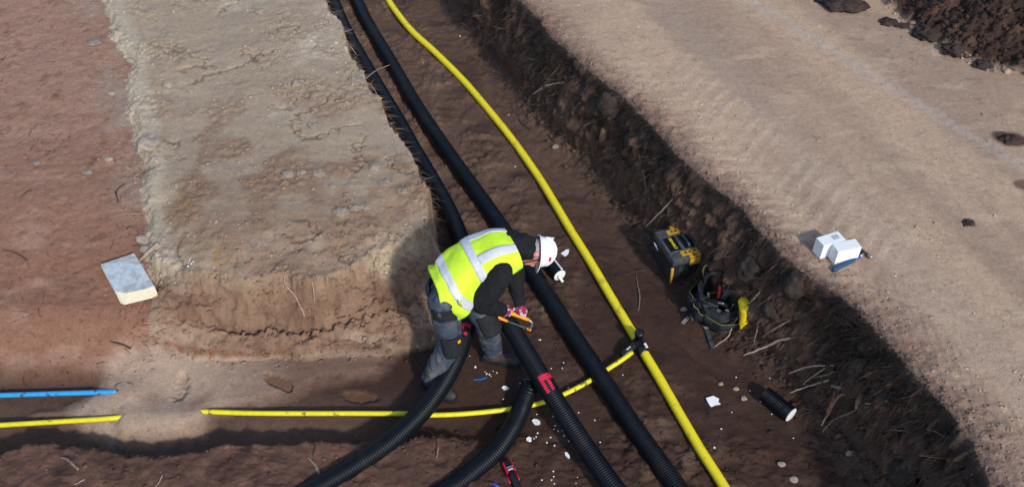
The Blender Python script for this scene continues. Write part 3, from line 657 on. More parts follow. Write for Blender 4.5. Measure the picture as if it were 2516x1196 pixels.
for nm, A, B, r0, r1, (u0, u1, v0, v1), m in (
        ('knee_pad', hipR, kneR, .112, .094, (.72, 1.22, -75, 55), M_trk), ('thigh_pocket', hipR, kneR, .122, .102, (.25, .60, -20, 75), M_trs),
        ('knee_pad', hipL, kneL, .112, .094, (.62, 1.12, -80, 40), M_trk), ('hip_pouch', hipR, kneR, .112, .105, (-.02, .22, -70, 70), M_trk)):
    v, f = patch(limb_pt(A, B, r0, r1, cam_dir), u0, u1, v0, v1, 10, 14, .012, .006); mk(nm, v, f, m, WK)
v, f = patch(limb_pt(hipR, kneR, .112, .094, cam_dir), .78, .86, -25, -12, 2, 2, .004, .014); mk('pocket_tag', v, f, mat('amber_tag', (.8, .35, .01), .6), WK)
q = hipR + unit(cam_dir) * .14 + (.07, 0, .03); v, f = tube([q, q + (.004, -.01, .055)], .008, 8); mk('marker_pen', v, f, mat('lime_pen', (.6, .8, .02), .5), WK)
v, f = tube(spline([pel + (.08, -.13, -.01), pel + (-.03, -.15, .0), pel + (-.14, -.10, -.01), pel + (-.165, .02, -.01), pel + (-.11, .13, .0)], 20), .02, 8); mk('belt', v, f, mat('navy_belt', (.012, .018, .035), .7), WK)
# boots
def boot(ank, toe_dir, gz_):
    t = unit(np.array([toe_dir[0], toe_dir[1], 0])); s = np.array([-t[1], t[0], 0]); g = np.array([ank[0], ank[1], gz_]); u = np.array([0, 0, 1.])
    parts = [chain([(g + u * .20, .052), (g + u * .11, .055), (g + u * .06 + t * .01, .05)]), chain([(g + u * .055 - t * .04, .046), (g + u * .058 + t * .06, .046), (g + u * .05 + t * .15, .044), (g + u * .045 + t * .175, .038)])]
    o = blob('boot', parts, .008, M_boot, WK, 3, .008, .04)
    out = [(-.095, .025), (-.085, .042), (-.02, .044), (.05, .046), (.13, .05), (.19, .042), (.222, .02)]; ring = [g + t * a + s * b for a, b in out] + [g + t * a - s * b for a, b in out[::-1]]
    n = len(ring); V = [p + u * .0 for p in ring] + [p + u * .03 for p in ring]; F = [tuple(range(n))[::-1], tuple(range(n, 2 * n))] + [(i, (i + 1) % n, n + (i + 1) % n, n + i) for i in range(n)]
    mk('sole', V, F, M_trk, o, smooth=False, bevel=.004)
    for k in range(4):
        p = g + u * (.125 - .016 * k) + t * (.045 + .022 * k); v, f = tube([p - s * .03 - u * .006, p + u * .004, p + s * .03 - u * .006], .0045, 6); mk('lace', v, f, mat('red_lace', (.22, .02, .03), .8) if k == 0 else bpy.data.materials['red_lace'], o)
boot(ankR, (.75, -.55), gz(ankR[0], ankR[1]) + .0)
boot(ankL, (.95, -.22), gz(ankL[0], ankL[1]) + .0)
# helmet: dome, brim, peak
def helmet():
    V = []; F = []; nu, nv = 12, 32; hc2 = hc + crown * .022
    for i in range(nu + 1):
        th = math.pi / 2 * i / nu
        for j in range(nv):
            a = 2 * math.pi * j / nv; rx, ry, rz = .096, .112, .112
            rid = 1 + .035 * max(0, math.cos(2 * a)) ** 8 * math.cos(th)
            V.append(hc2 + ear * rx * math.cos(th) * math.sin(a) + face * ry * math.cos(th) * math.cos(a) + crown * rz * math.sin(th) * rid)
    for i in range(nu):
        for j in range(nv): F.append((i * nv + j, i * nv + (j + 1) % nv, (i + 1) * nv + (j + 1) % nv, (i + 1) * nv + j))
    o = mk('helmet', V, F, M_helm, WK)
    s = o.modifiers.new('shell', 'SOLIDIFY'); s.thickness = .005
    ring = []
    for k, (e, dz) in enumerate(((0, .004), (.012, -.004), (.012, -.009), (-.004, -.006))):
        for j in range(nv):
            a = 2 * math.pi * j / nv; pk = max(0, math.cos(a)) ** 3 * .032 if k in (1, 2) else 0
            ring.append(hc2 + ear * (.097 + e) * math.sin(a) + face * (.113 + e + pk) * math.cos(a) + crown * (dz - pk * .25))
    F = [(k * nv + j, k * nv + (j + 1) % nv, ((k + 1) % 4) * nv + (j + 1) % nv, ((k + 1) % 4) * nv + j) for k in range(4) for j in range(nv)]
    mk('brim', ring, F, M_helm, o)
    # ridge along the crown, badge and vents
    rg = [hc2 + face * .114 * math.cos(a) + crown * .117 * math.sin(a) for a in np.linspace(.35, math.pi - .35, 14)]; v, f = tube(rg, [.006] + [.011] * 12 + [.006], 8); mk('ridge', v, f, M_helm, o)
    for sx, a, m in ((-1, .75, 'red_badge'), (1, .75, 'red_badge')):
        n = unit(ear * sx * .75 + crown * .55 + face * .25); p = hc2 + ear * sx * .096 * .78 + crown * .112 * .56 + face * .112 * .27
        e1 = unit(np.cross(n, crown)); e2 = np.cross(n, e1); v, f = boxm(p, (.016, .010, .004), [e1, e2, n])
        mk('badge', v, f, bpy.data.materials.get(m) or mat(m, (.5, .01, .03), .5), o, smooth=False, bevel=.001)
    v, f = tube([hc2 - face * .11 - crown * .004, hc2 - face * .10 - crown * .05, hc2 - face * .08 - crown * .06 + ear * .03], .007, 8); mk('headband', v, f, M_trk, o)
helmet()
v, f = tube(spline([hc + ear * .083 + crown * .02 + face * .03, hc + ear * .072 - crown * .06 + face * .05, hc + face * .085 - crown * .115, hc - ear * .072 - crown * .06 + face * .05, hc - ear * .083 + crown * .02 + face * .03], 24), .004, 6); mk('chin_strap', v, f, M_trk, WK)
# gloved hands closed on the saw handle
def hand(wr, grip, axis, palm_n, thumb_side):
    """grip = centre of the bar held, axis = bar direction, palm_n = from palm towards bar"""
    ax = unit(axis); pn_ = unit(np.array(palm_n) - ax * np.dot(palm_n, ax)); dn = np.cross(ax, pn_); r = .017
    pc = grip - pn_ * .034; parts = [chain([(wr, .033), (wr * .5 + pc * .5, .034), (pc, .034)]), sphere(pc, (.043, .020, .040), [ax, pn_, dn])]
    lens = (.9, 1.0, .95, .8)
    for k in range(4):
        b = grip + ax * (k - 1.5) * .0215; L = lens[k]; pts = []
        for a in (200, 255, 310, 5, 50):
            a = 180 + (a - 180) * (.82 + .18 * L); rr = r + .010; pts.append(b + rr * (math.cos(math.radians(a)) * pn_ + math.sin(math.radians(a)) * dn))
        parts.append(chain([(p, q) for p, q in zip(pts, (.0105, .0105, .010, .0095, .0085))], 10))
    tb = pc + ax * thumb_side * .036 + dn * .015; parts.append(chain([(tb, .013), (tb + ax * thumb_side * .016 + dn * .02 + pn_ * .02, .012), (grip + ax * thumb_side * .03 + dn * .028 + pn_ * .012, .0105), (grip + ax * thumb_side * .02 + pn_ * .030 + dn * .012, .0095)], 10))
    return blob('glove', parts, .0045, M_glov, WK, 3)
gA = at(1243, 764, .56); gB = at(1283, 772, .53); sawd = unit(at(1303, 780, .50) - at(1250, 760, .545))
hand(wrR, gA, sawd, gA - wrR + np.array([.0, .0, -.05]), 1)
hand(wrL, at(1280, 768, .535), sawd, np.array([0, .3, -1.]), -1)
# ================================================================== SAW
SAW = empty('hacksaw', at(1270, 790, .44), 'orange hacksaw held in the gloved hands across the cut duct', 'saw')
lo = np.array([0, -.02, -1.]); lo = unit(lo - sawd * np.dot(lo, sawd)); s0 = gA - sawd * .02
v, f = tube([s0 - sawd * .04, s0, s0 + sawd * .06, s0 + sawd * .13, s0 + sawd * .20], [.015, .019, .017, .013, .012], 12); mk('frame_bar', v, f, M_or, SAW)
e = s0 + sawd * .20; v, f = tube(spline([e, e + sawd * .03 + lo * .02, e + sawd * .035 + lo * .06, e + sawd * .03 + lo * .095], 12), .010, 10); mk('front_arm', v, f, M_steel, SAW)
v, f = tube(spline([s0 - sawd * .04, s0 - sawd * .05 + lo * .04, s0 - sawd * .02 + lo * .09, s0 + sawd * .06 + lo * .10], 14), [.014] * 10 + [.012, .011, .010, .009], 10); mk('grip', v, f, M_or, SAW)
v, f = boxm(s0 + sawd * .14 + lo * .10, (.10, .0012, .007), [sawd, unit(np.cross(sawd, lo)), lo]); mk('blade', v, f, M_steel, SAW, smooth=False)
v, f = tube([e + sawd * .012 + lo * .098, e + sawd * .045 + lo * .098], .011, 8); mk('tension_knob', v, f, M_or, SAW)

# ================================================================== TOOLBOX
M_tb = mat('toolbox_black', (.016, .018, .022), .5, .35, 25, spec=.4, c2=(.06, .055, .05), c2amt=.5, c2scale=10)
M_tbl = mat('toolbox_lid', (.050, .060, .072), .48, .3, 30, spec=.4, c2=(.10, .095, .09), c2amt=.5, c2scale=14, c2lo=.52, c2hi=.66)
M_tby = mat('toolbox_yellow', (.52, .29, .03), .5, .15, 30, spec=.35, c2=(.2, .12, .04), c2amt=.5, c2scale=20)
M_lab = mat('toolbox_label', (.006, .007, .008), .5, .2)
M_txt = mat('toolbox_lettering', (.72, .62, .02), .5, .1)
M_edge = mat('toolbox_scuffed_edge', (.13, .14, .16), .6, .3, 60)
lx = unit([.33, -.944, 0]); wx = np.array([.944, .33, 0]); uz = np.array([0, 0, 1.])
bz = gz(1.36, 5.45) - .005; TBc = np.array([1.372, 5.455, bz]); RB = [wx, lx, uz]; TH_ = .30
TB = empty('toolbox', TBc, 'black plastic toolbox with yellow latches standing on the trench floor', 'toolbox')
def tb(x, y, z): return TBc + wx * x + lx * y + uz * z
v, f = boxm(tb(0, 0, .115), (.142, .172, .115), RB, .93); mk('body', v, f, M_tb, TB, smooth=False, bevel=.012)
v, f = boxm(tb(0, 0, .262), (.150, .182, .033), RB, 1.0); lid = mk('lid', v, f, M_tbl, TB, smooth=False, bevel=.013)
v, f = boxm(tb(0, 0, .228), (.153, .185, .006), RB); mk('seal_rim', v, f, M_tb, lid, smooth=False, bevel=.003)
for y in (-1, 1):
    v, f = boxm(tb(.02, y * .128, .2975), (.078, .026, .004), RB); L = mk('latch', v, f, M_tby, TB, smooth=False, bevel=.003)
    v, f = boxm(tb(.045, y * .172, .293), (.050, .018, .006), RB); mk('latch_lever', v, f, M_tby, L, smooth=False, bevel=.003)
    v, f = boxm(tb(.045, y * .190, .245), (.048, .006, .032), RB); mk('latch_hook', v, f, M_tby, L, smooth=False, bevel=.003)
    for k in (-.035, .0, .045): v, f = boxm(tb(.02 + k, y * .128, .302), (.008, .008, .0012), RB); mk('slot', v, f, M_lab, L, smooth=False)
    v, f = boxm(tb(.045, y * .172, .2995), (.016, .005, .0012), RB); mk('slot', v, f, M_lab, L, smooth=False)
v, f = boxm(tb(.048, 0, .2958), (.048, .082, .0018), RB); mk('handle_recess_shade', v, f, M_lab, lid, smooth=False, bevel=.001)  # dark slab laid on the lid, painting the shade of the handle recess
v, f = join([tube(spline([tb(.05, -.062, .294), tb(.05, -.05, .308), tb(.05, 0, .311), tb(.05, .05, .308), tb(.05, .062, .294)], 16), .011, 10)]); mk('carry_handle', v, f, M_tbl, lid)
for a, b, c, d in ((.0, -.088, .1, -.088), (.0, .088, .1, .088), (.0, -.088, .0, .088), (.102, -.088, .102, .088), (.13, -.15, .13, .15), (-.135, -.075, -.135, .075), (-.015, -.085, -.015, .085), (-.13, .088, -.015, .088), (-.13, -.088, -.015, -.088)):
    v, f = tube([tb(a, b, .2965), tb(c, d, .2965)], .0025, 6); mk('rib', v, f, M_edge, lid)
v, f = boxm(tb(-.072, 0, .2962), (.05, .08, .0016), RB); plate = mk('label_plate', v, f, M_lab, lid, smooth=False)
tcu = bpy.data.curves.new('lettering', 'FONT'); tcu.body = 'DEWALT'; tcu.size = .045; tcu.align_x = 'CENTER'; tcu.align_y = 'CENTER'; tcu.extrude = .0008; tcu.offset = .0008; tcu.space_character = .95
tob = bpy.data.objects.new('lettering_curve', tcu); COL.objects.link(tob); bpy.context.view_layer.update()
tm = bpy.data.meshes.new_from_object(tob.evaluated_get(bpy.context.evaluated_depsgraph_get())); bpy.data.objects.remove(tob)
Vt = np.array([p.co[:] for p in tm.vertices]); Ft = [tuple(p.vertices) for p in tm.polygons]
k = .132 / (Vt[:, 0].max() - Vt[:, 0].min()); Vt = np.array([tb(-.066, 0, .2988) + lx * p[0] * k + wx * p[1] * k * .9 + uz * p[2] for p in Vt])
mk('lettering', Vt, Ft, M_txt, plate, smooth=False)
for x, y in ((-1, 1), (1, 1), (-1, -1), (1, -1)):
    v, f = tube([tb(x * .128, y * .158, .01), tb(x * .137, y * .167, .20)], [.011, .013], 8); mk('corner_post', v, f, M_tby if (x, y) == (-1, 1) else M_tb, TB)
for x in (-.07, 0, .07):
    v, f = tube([tb(x, .162, .015), tb(x, .172, .21)], .004, 6); mk('rib', v, f, M_tb, TB)
v, f = boxm(tb(-.157, -.10, .20), (.004, .022, .03), [unit(wx + .4 * uz), lx, unit(uz - .4 * wx)]); mk('paper_tag', v, f, mat('paper', (.5, .58, .65), .8), TB, smooth=False)

# ================================================================== TOOL BAG
M_bag = mat('bag_nylon', (.008, .010, .014), .75, .4, 30, bump=.006, bscale=40, spec=.3, c2=(.03, .033, .04), c2amt=.7, c2scale=9)
M_bag2 = mat('bag_inner', (.007, .007, .008), .85, .2)
M_pip = mat('yellow_piping', (.17, .16, .03), .6, .1)
M_grt = mat('grey_tool', (.045, .058, .068), .5, .3, 20)
bc = at(1757, 782, 0); bc[2] = gz(bc[0], bc[1]); ba = math.radians(-25); bx_ = np.array([math.cos(ba), math.sin(ba), 0]); by_ = np.array([-math.sin(ba), math.cos(ba), 0])
BAG = empty('tool_bag', bc, 'open black tool bag with yellow piping beside the toolbox', 'bag')
def bagp(u, a, off=0):
    """u 0 base .. 1 rim"""
    r = math.radians(a); e = 2 / 3.2; cs, sn = math.cos(r), math.sin(r)
    A = np.interp(u, [0, .1, .5, 1], [.150, .175, .19, .165]) + off; B = np.interp(u, [0, .1, .5, 1], [.12, .145, .155, .125]) + off
    A += .05 * mnoise.noise((u * 3, cs * 2, sn * 2)) + .025 * mnoise.noise((u * 7, cs * 5, sn * 5)); B += .05 * mnoise.noise((u * 3 + 9, cs * 2, sn * 2))
    rim = (.05 * math.sin(r * 2 + .6) + .05 * sn - .03) * u
    return bc + bx_ * A * math.copysign(abs(cs) ** e, cs) + by_ * (B * math.copysign(abs(sn) ** e, sn) + .05 * u) + uz * (u * .27 + rim)
def shell(fn, u0, u1, a0, a1, nu, na, th, closed):
    V = []; F = []; m = na if closed else na + 1
    for o in (0, -th):
        for i in range(nu + 1):
            for j in range(m): V.append(fn(u0 + (u1 - u0) * i / nu, a0 + (a1 - a0) * j / na, o))
    n = (nu + 1) * m
    for i in range(nu):
        for j in range(na):
            j2 = (j + 1) % m if closed else j + 1; F += [(i * m + j, i * m + j2, (i + 1) * m + j2, (i + 1) * m + j), (n + i * m + j, n + (i + 1) * m + j, n + (i + 1) * m + j2, n + i * m + j2)]
    for j in range(na):
        j2 = (j + 1) % m if closed else j + 1
        for i in (0, nu): F.append((i * m + j, i * m + j2, n + i * m + j2, n + i * m + j))
    if not closed:
        for i in range(nu):
            for j in (0, na): F.append((i * m + j, (i + 1) * m + j, n + (i + 1) * m + j, n + i * m + j))
    return V, F
v, f = shell(bagp, 0, 1, 0, 360, 16, 48, .008, True); mk('bag_body', v, f, M_bag, BAG)
v, f = tube([bc + uz * .0, bc + uz * .01], [.15, .15], 20); mk('base', v, f, M_bag2, BAG)
v, f = tube([bc + uz * .12, bc + uz * .14 + by_ * .02], [.14, .13], 20); mk('inner_tray', v, f, M_bag2, BAG)
def pk(a_c, spread, u1, bulge):
    def fn(u, a, off=0):
        t = (a - a_c) / spread; return bagp(u, a, off + bulge * max(0, 1 - t * t) ** .5 * (0.75 + .25 * u) + .006)
    return fn
for a_c, sp_, u1, bl in ((-62, 42, .62, .055), (-125, 26, .55, .04), (-10, 22, .7, .04), (170, 36, .6, .05)):
    fn = pk(a_c, sp_, u1, bl); v, f = shell(fn, .04, u1, a_c - sp_, a_c + sp_, 8, 14, .006, False); P_ = mk('pocket', v, f, M_bag, BAG)
    v, f = tube([fn(u1, a_c - sp_ + 2 * sp_ * t, .003) for t in np.linspace(.05, .95, 14)], .0036, 6); mk('piping', v, f, M_pip, P_)
    v, f = tube([fn(.18, a_c - sp_ * .3 + .9 * sp_ * t, .004) for t in np.linspace(.2, .8, 6)], .004, 6); mk('piping', v, f, M_pip, P_)
rim = [bagp(1, a, .002) for a in np.linspace(0, 360, 49)]; v, f = tube(rim, .007, 8, False); mk('rim_binding', v, f, M_bag, BAG)
for sgn, a0, a1 in ((1, 20, 75), (-1, 120, 175)):                    # stiff flaps standing open
    def fl(u, a, off=0, a0=a0, a1=a1):
        p = bagp(1, a, off); d = unit(p - bc - uz * (p[2] - bc[2])); return p + (uz * .10 + d * .03 * u) * u + d * .02 * math.sin(u * 3)
    v, f = shell(fl, 0, 1, a0, a1, 6, 12, .007, False); F_ = mk('flap', v, f, M_bag, BAG)
    v, f = tube([fl(1, a0 + (a1 - a0) * t, .003) for t in np.linspace(0, 1, 14)], .004, 6); mk('piping', v, f, M_pip, F_)
    v, f = tube([fl(t, a0 if sgn > 0 else a1, .003) for t in np.linspace(0, 1, 8)], .004, 6); mk('piping', v, f, M_pip, F_)
def bp(x, y, z): return bc + bx_ * x + by_ * y + uz * z
v, f = tube(spline([bp(-.15, .04, .26), bp(-.13, .06, .34), bp(-.05, .09, .37), bp(.03, .07, .33), bp(.04, .03, .27)], 22), .013, 10); mk('carry_handle', v, f, M_bag, BAG)
for nm, pts, r, m in (('drill_grip', [(.02, .03, .14), (.04, .05, .22), (.05, .07, .285)], .028, M_grt), ('torch', [(.085, .0, .12), (.10, .02, .26)], .02, M_trk), ('pliers_handle', [(-.02, .04, .14), (-.03, .07, .27)], .016, mat('red_handle', (.16, .008, .014), .6)), ('wire_stripper', [(.0, .06, .14), (.01, .09, .26)], .016, bpy.data.materials['red_handle']),
                      ('screwdriver', [(-.08, -.03, .14), (-.09, -.05, .26)], .013, M_grt), ('spanner', [(-.02, -.07, .2), (.05, -.10, .25)], .009, M_steel), ('chisel', [(.10, -.06, .14), (.12, -.09, .27)], .012, M_blk)):
    P_ = spline([bp(*q) for q in pts], 8); v, f = tube(P_, [r * k for k in (.8, .95, 1, 1, 1, 1, .95, .6)], 10)
    t_ = mk('tool_tmp', v, f, m, None); t_.name = nm
    tag(t_, {'drill_grip': 'grey rubber tool grip sticking out of the black tool bag', 'torch': 'thick black torch standing in the tool bag', 'screwdriver': 'grey screwdriver handle at the left edge of the tool bag', 'spanner': 'bright steel spanner lying across the tool bag opening', 'wire_stripper': 'second red handle, right of the red plier handle in the bag', 'chisel': 'black chisel handle at the near edge of the tool bag'}.get(nm, 'red plier handle inside the open tool bag'), nm.split('_')[0], 'tools in the tool bag')
# buckles, strap
for q in ((.03, -.15, .21), (.09, -.13, .22), (.17, -.02, .23)):
    v, f = boxm(bp(*q), (.014, .005, .010), [bx_, by_, uz]); mk('buckle', v, f, M_steel, BAG, smooth=False, bevel=.002)
v, f = boxm(bp(-.02, -.135, .235), (.04, .006, .008), [bx_, by_, uz]); mk('zip_pull', v, f, M_grt, BAG, smooth=False, bevel=.002)
def ribbon(pts, w, th, nm, m, lab=None, cat=None, parent=None, lift=.006):
    H_ = hits(pts) + np.array([0, 0, lift]); P_ = spline(H_, 16); T, _, _ = frames(P_); V = []; F = []
    for p, t in zip(P_, T):
        s = unit(np.cross(t, uz)) * w; V += [p - s, p + s, p + s + uz * th, p - s + uz * th]
    for i in range(15):
        for j in range(4): F.append((i * 4 + j, i * 4 + (j + 1) % 4, (i + 1) * 4 + (j + 1) % 4, (i + 1) * 4 + j))
    F += [(3, 2, 1, 0), (60, 61, 62, 63)]; o = mk(nm, V, F, m, parent, smooth=False)
    if lab: tag(o, lab, cat)
    return o
ribbon([(1728, 800), (1738, 818), (1745, 838), (1752, 858)], .016, .006, 'shoulder_strap', M_grt, parent=BAG)
ribbon([(1692, 780), (1676, 796)], .014, .006, 'metal_plate', mat('dull_plate', (.22, .21, .20), .6), 'small grey metal strip on the floor left of the tool bag', 'metal strip')
# yellow rag/glove hanging over the bag's right edge
yg = [bp(.19, -.06, .29), bp(.225, -.09, .25), bp(.235, -.12, .19), bp(.225, -.14, .14)]
gl = bpy.data.objects.new('work_glove', None)
V_, F_ = join([chain([(yg[0], .045), (yg[1], .055), (yg[2], .046), (yg[3], .026)]), chain([(yg[1] + uz * .01 + bx_ * .02, .022), (yg[2] + bx_ * .03, .018)]), chain([(yg[2] - by_ * .015, .016), (yg[3] - uz * .035 - by_ * .01, .012)])])
o = mk('rubber_glove', V_, F_, mat('yellow_rubber', (.85, .62, .01), .5, .1, 20, c2=(.5, .22, .01), c2amt=.6, c2scale=14)); tag(o, 'bright yellow rubber glove hanging from the right side of the tool bag', 'glove')
r_ = o.modifiers.new('fuse', 'REMESH'); r_.mode = 'VOXEL'; r_.voxel_size = .007; r_.use_smooth_shade = True; bpy.data.objects.remove(gl)

# ================================================================== FOAM BLOCKS, HAMMER, OFFCUTS
def block(x0, y0, yaw, a, b, c, lab, patch_):
    z0 = max(gz(x0 + .05, y0 - .05), gz(x0 + .12, y0)) + .001; X = np.array([math.cos(yaw), math.sin(yaw), 0]); Y = np.array([-math.sin(yaw), math.cos(yaw), 0])
    ce = np.array([x0, y0, z0]) + X * a / 2 - Y * b / 2
    v, f = boxm(ce + uz * c / 2, (a / 2, b / 2, c / 2), [X, Y, uz])
    if patch_:
        r = empty('foam_block', ce, lab, 'foam block', 'white blocks on the road'); mk('block', v, f, M_foam, r, smooth=False, bevel=.003)
        v, f = boxm(ce + uz * (c + .0008) + X * a * .2, (.026, .020, .0008), [X, Y, uz]); mk('sticker', v, f, mat('grey_sticker', (.38, .42, .46), .6), r, smooth=False)
    else:
        tag(mk('foam_block', v, f, M_foam, smooth=False, bevel=.003), lab, 'foam block', 'white blocks on the road')
block(2.2752, 4.7507, .2675, .186, .0922, .1324, 'plain white block standing in front of the other, beside the hammer', False)
block(2.1778, 4.8081, .3816, .1857, .0922, .1367, 'white block with a grey sticker, behind its twin', True)
hz = ROAD_Z + .018; hA, hB, hC = at(2046, 664, hz), at(2112, 630, hz), at(2124, 622, hz)
HM = empty('hammer', (hA + hB) / 2, 'claw hammer with blue rubber handle lying by the white blocks', 'hammer')
v, f = tube(spline([hA, hA * .7 + hB * .3, hA * .3 + hB * .7, hB * .9 + hA * .1], 14), [.013, .0185, .018, .017, .0165, .016, .016, .016, .016, .016, .015, .014, .013, .011], 12); gp = mk('grip', v, f, mat('blue_rubber', (.012, .060, .13), .55, .2, 40))
gp.parent = HM; gp.location = gp.location - HM.location
v, f = tube([hB * .9 + hA * .1, hB], .012, 10); mk('collar', v, f, mat('bright_blue', (.01, .03, .5), .4), HM)
v, f = tube([hB, hC], .009, 10); mk('shaft', v, f, M_steel, HM)
hd_ = unit(np.array([.6, -.55, 0])); M_hh = mat('dark_steel', (.05, .05, .055), .4, .2, metal=.6)
v, f = tube(spline([hC - hd_ * .075 - uz * .004, hC - hd_ * .045 + uz * .008, hC, hC + hd_ * .03], 12), [.006, .009, .011, .012, .013, .015, .016, .016, .015, .014, .013, .013], 10); mk('head', v, f, M_hh, HM)
v, f = tube([hC + hd_ * .03, hC + hd_ * .055, hC + hd_ * .06], [.014, .0165, .0155], 12); mk('striking_face', v, f, M_steel, HM)

def offcut(name, A, B, r, lab, stripe=False):
    d = unit(B - A); L = np.linalg.norm(B - A); n = int(L / .004); t = np.linspace(0, L, n); P_ = A + d * t[:, None]
    R_ = r - .005 * (((t / .0175) % 1) > .55); v, f = tube(P_, R_, 30, False); ro = empty(name, (A + B) / 2 - uz * r, lab, 'duct offcut'); mk('casing', v, f, M_duct, ro)
    v, f = tube([B - d * .012, B - d * .001, B + d * .003], [r - .006, r - .004, r - .012], 26); mk('foam_core', v, f, M_foam, ro, smooth=False)
    v, f = tube([A + d * .012, A - d * .001], [r - .006, r - .004], 26); mk('foam_core', v, f, M_foam, ro, smooth=False)
    if stripe:
        T, N, Bn = frames(P_); q = [p + r * 1.0 * unit(N[0] * .8 + Bn[0] * -.35) for p in P_[::4]]; v, f = tube(q, .008, 6); mk('foam_streak', v, f, M_foam, ro)
        v, f = tube([B + d * .0 + unit(np.cross(d, uz)) * (r * .4) + uz * r * .3, B + d * .05 - uz * .03], .012, 8); mk('foam_scrap', v, f, M_foam, ro)
A_, B_ = at(1879, 965, .07), at(1945, 1017, .07); zf = gz(*(A_ + B_)[:2] / 2); A_[2] = B_[2] = zf + .062; offcut('duct_offcut', A_, B_, .062, 'short ribbed black duct offcut with white foam end on the floor')
A_, B_ = at(1336, 622, .10), at(1376, 672, .10); zf = gz(*B_[:2]); A_[2] = B_[2] = zf + .06; offcut('duct_offcut', A_, B_, .058, 'small black offcut with pale foam disc end beyond the white helmet', True)

# weathered foil-faced board on the left
M_foil = mat('blue_grey_facing', (.44, .50, .54), .6, .15, 30, bump=.003, bscale=60, c2=(.30, .26, .25), c2amt=.7, c2scale=9, c2lo=.48, c2hi=.62)
M_pir = mat('cream_foam', (.70, .65, .50), .9, .12, 60, bump=.004, bscale=120)
lbz = gz(-3.0, 5.0); corners = [at(247, 650, lbz + .11), at(330, 622, lbz + .11), at(380, 703, lbz + .11), at(288, 725, lbz + .11)]
cx = sum(corners) / 4; LB = empty('insulation_board', (cx[0], cx[1], lbz), 'dirty pale blue foil-faced foam board lying on the reddish ground', 'foam board')
ring = [corners[0], corners[1], corners[2], corners[3] * .75 + corners[2] * .25, corners[3] * .86 + corners[0] * .14]
tilt = lambda p, dz: p + uz * (dz + .02 * np.dot((p - cx)[:2], [.4, -.9]) * -1)
V = [tilt(p, -.112) + .0 * p for p in corners[:3]] + [tilt(corners[3] * 1.0, -.112)] + []
low = [corners[0], corners[1], corners[2], corners[3] * .93 + corners[2] * .07, corners[3] * .93 + corners[0] * .07]
V = [tilt(p, -.115) for p in low] + [tilt(p, -.004) for p in ring]; n = 5
F = [tuple(range(n))[::-1], tuple(range(n, 2 * n))] + [(i, (i + 1) % n, n + (i + 1) % n, n + i) for i in range(n)]
mk('foam_core', V, F, M_pir, LB, smooth=False, bevel=.004)
rin = [p * .985 + cx * .015 for p in ring]; V = [tilt(p, -.004) for p in rin] + [tilt(p, .001) for p in rin]
mk('foil_facing', V, F, M_foil, LB, smooth=False)

# cordless tool at the bottom
tA, tB = at(1247, 1139, .06), at(1285, 1225, .06); tz = gz(*tA[:2]); td = unit((tB - tA) * (1, 1, 0)); ts = np.array([td[1], -td[0], 0]) * -1
TL = empty('power_tool', (tA[0], tA[1], tz), 'red and black cordless tool lying on the floor at the bottom edge', 'power tool')
def tp(a, b, c): return np.array([tA[0], tA[1], tz]) + td * a + ts * b + uz * c
M_tr = mat('tool_red', (.42, .012, .03), .4, .15, 30)
v, f = boxm(tp(.03, 0, .035), (.045, .036, .03), [td, ts, uz]); mk('head', v, f, M_tr, TL, smooth=False, bevel=.008)
v, f = boxm(tp(.022, 0, .066), (.028, .024, .003), [td, ts, uz]); mk('switch_panel', v, f, M_lab, TL, smooth=False, bevel=.002)
v, f = boxm(tp(.042, 0, .0695), (.006, .022, .0015), [td, ts, uz]); mk('indicator', v, f, mat('tool_screen', (.10, .18, .26), .3), TL, smooth=False)
v, f = boxm(tp(.060, 0, .0665), (.004, .016, .001), [td, ts, uz]); mk('lettering', v, f, M_foam, TL, smooth=False)
v, f = tube([tp(.07, 0, .038), tp(.12, 0, .042), tp(.20, 0, .040), tp(.27, 0, .036)], [.032, .028, .026, .03], 14); mk('handle', v, f, M_blk, TL)
for k in (-1, 1): v, f = tube([tp(.06, k * .035, .03), tp(.14, k * .034, .028)], .006, 8); mk('guard', v, f, M_tr, TL)
v, f = boxm(tp(.30, 0, .035), (.04, .034, .032), [td, ts, uz]); mk('battery', v, f, M_tr, TL, smooth=False, bevel=.008)
p = hits([(1218, 1191)])[0]; v, f = tube([p + (-.03, .01, .012), p + (-.01, 0, .014), p + (.03, -.03, .012)], [.009, .012, .011], 10); tag(mk('marker_pen', v, f, mat('blue_pen', (.03, .06, .35), .4)), 'small blue pen lying left of the red power tool', 'pen')
ribbon([(1163, 934), (1178, 933), (1196, 928)], .006, .004, 'plastic_strip', mat('blue_strip', (.02, .14, .5), .5), 'thin curled blue plastic strip on the dark floor near the boot', 'plastic strip')

# foam shards and crumbs
def shard(px, py, w, h, lab, ang=0, cat='foam scrap', thick=.014, m=None, name='foam_scrap', seed=0, pts=None):
    p = hits([(px, py)])[0]; rn = random.Random(int(px * 7 + py)); n = 9; ring = []
    if pts: ring = [np.array([a * w, b * h]) for a, b in pts]
    else: ring = [np.array([math.cos(2 * math.pi * k / n) * w * rn.uniform(.55, 1.1), math.sin(2 * math.pi * k / n) * h * rn.uniform(.55, 1.1)]) for k in range(n)]
    n = len(ring); ca, sa = math.cos(ang), math.sin(ang); V = []
    for z_, k in ((-.002, .92), (thick, 1.0)):
        for q in ring: V.append(p + np.array([(q[0] * ca - q[1] * sa) * k, (q[0] * sa + q[1] * ca) * k, z_ + rn.uniform(-.003, .003) + .12 * q[1] * (z_ > 0)]))
    F = [tuple(range(n))[::-1], tuple(range(n, 2 * n))] + [(i, (i + 1) % n, n + (i + 1) % n, n + i) for i in range(n)]
    return tag(mk(name, V, F, m or M_foam, smooth=False), lab, cat)
G_ = 'white foam scraps on the trench floor'
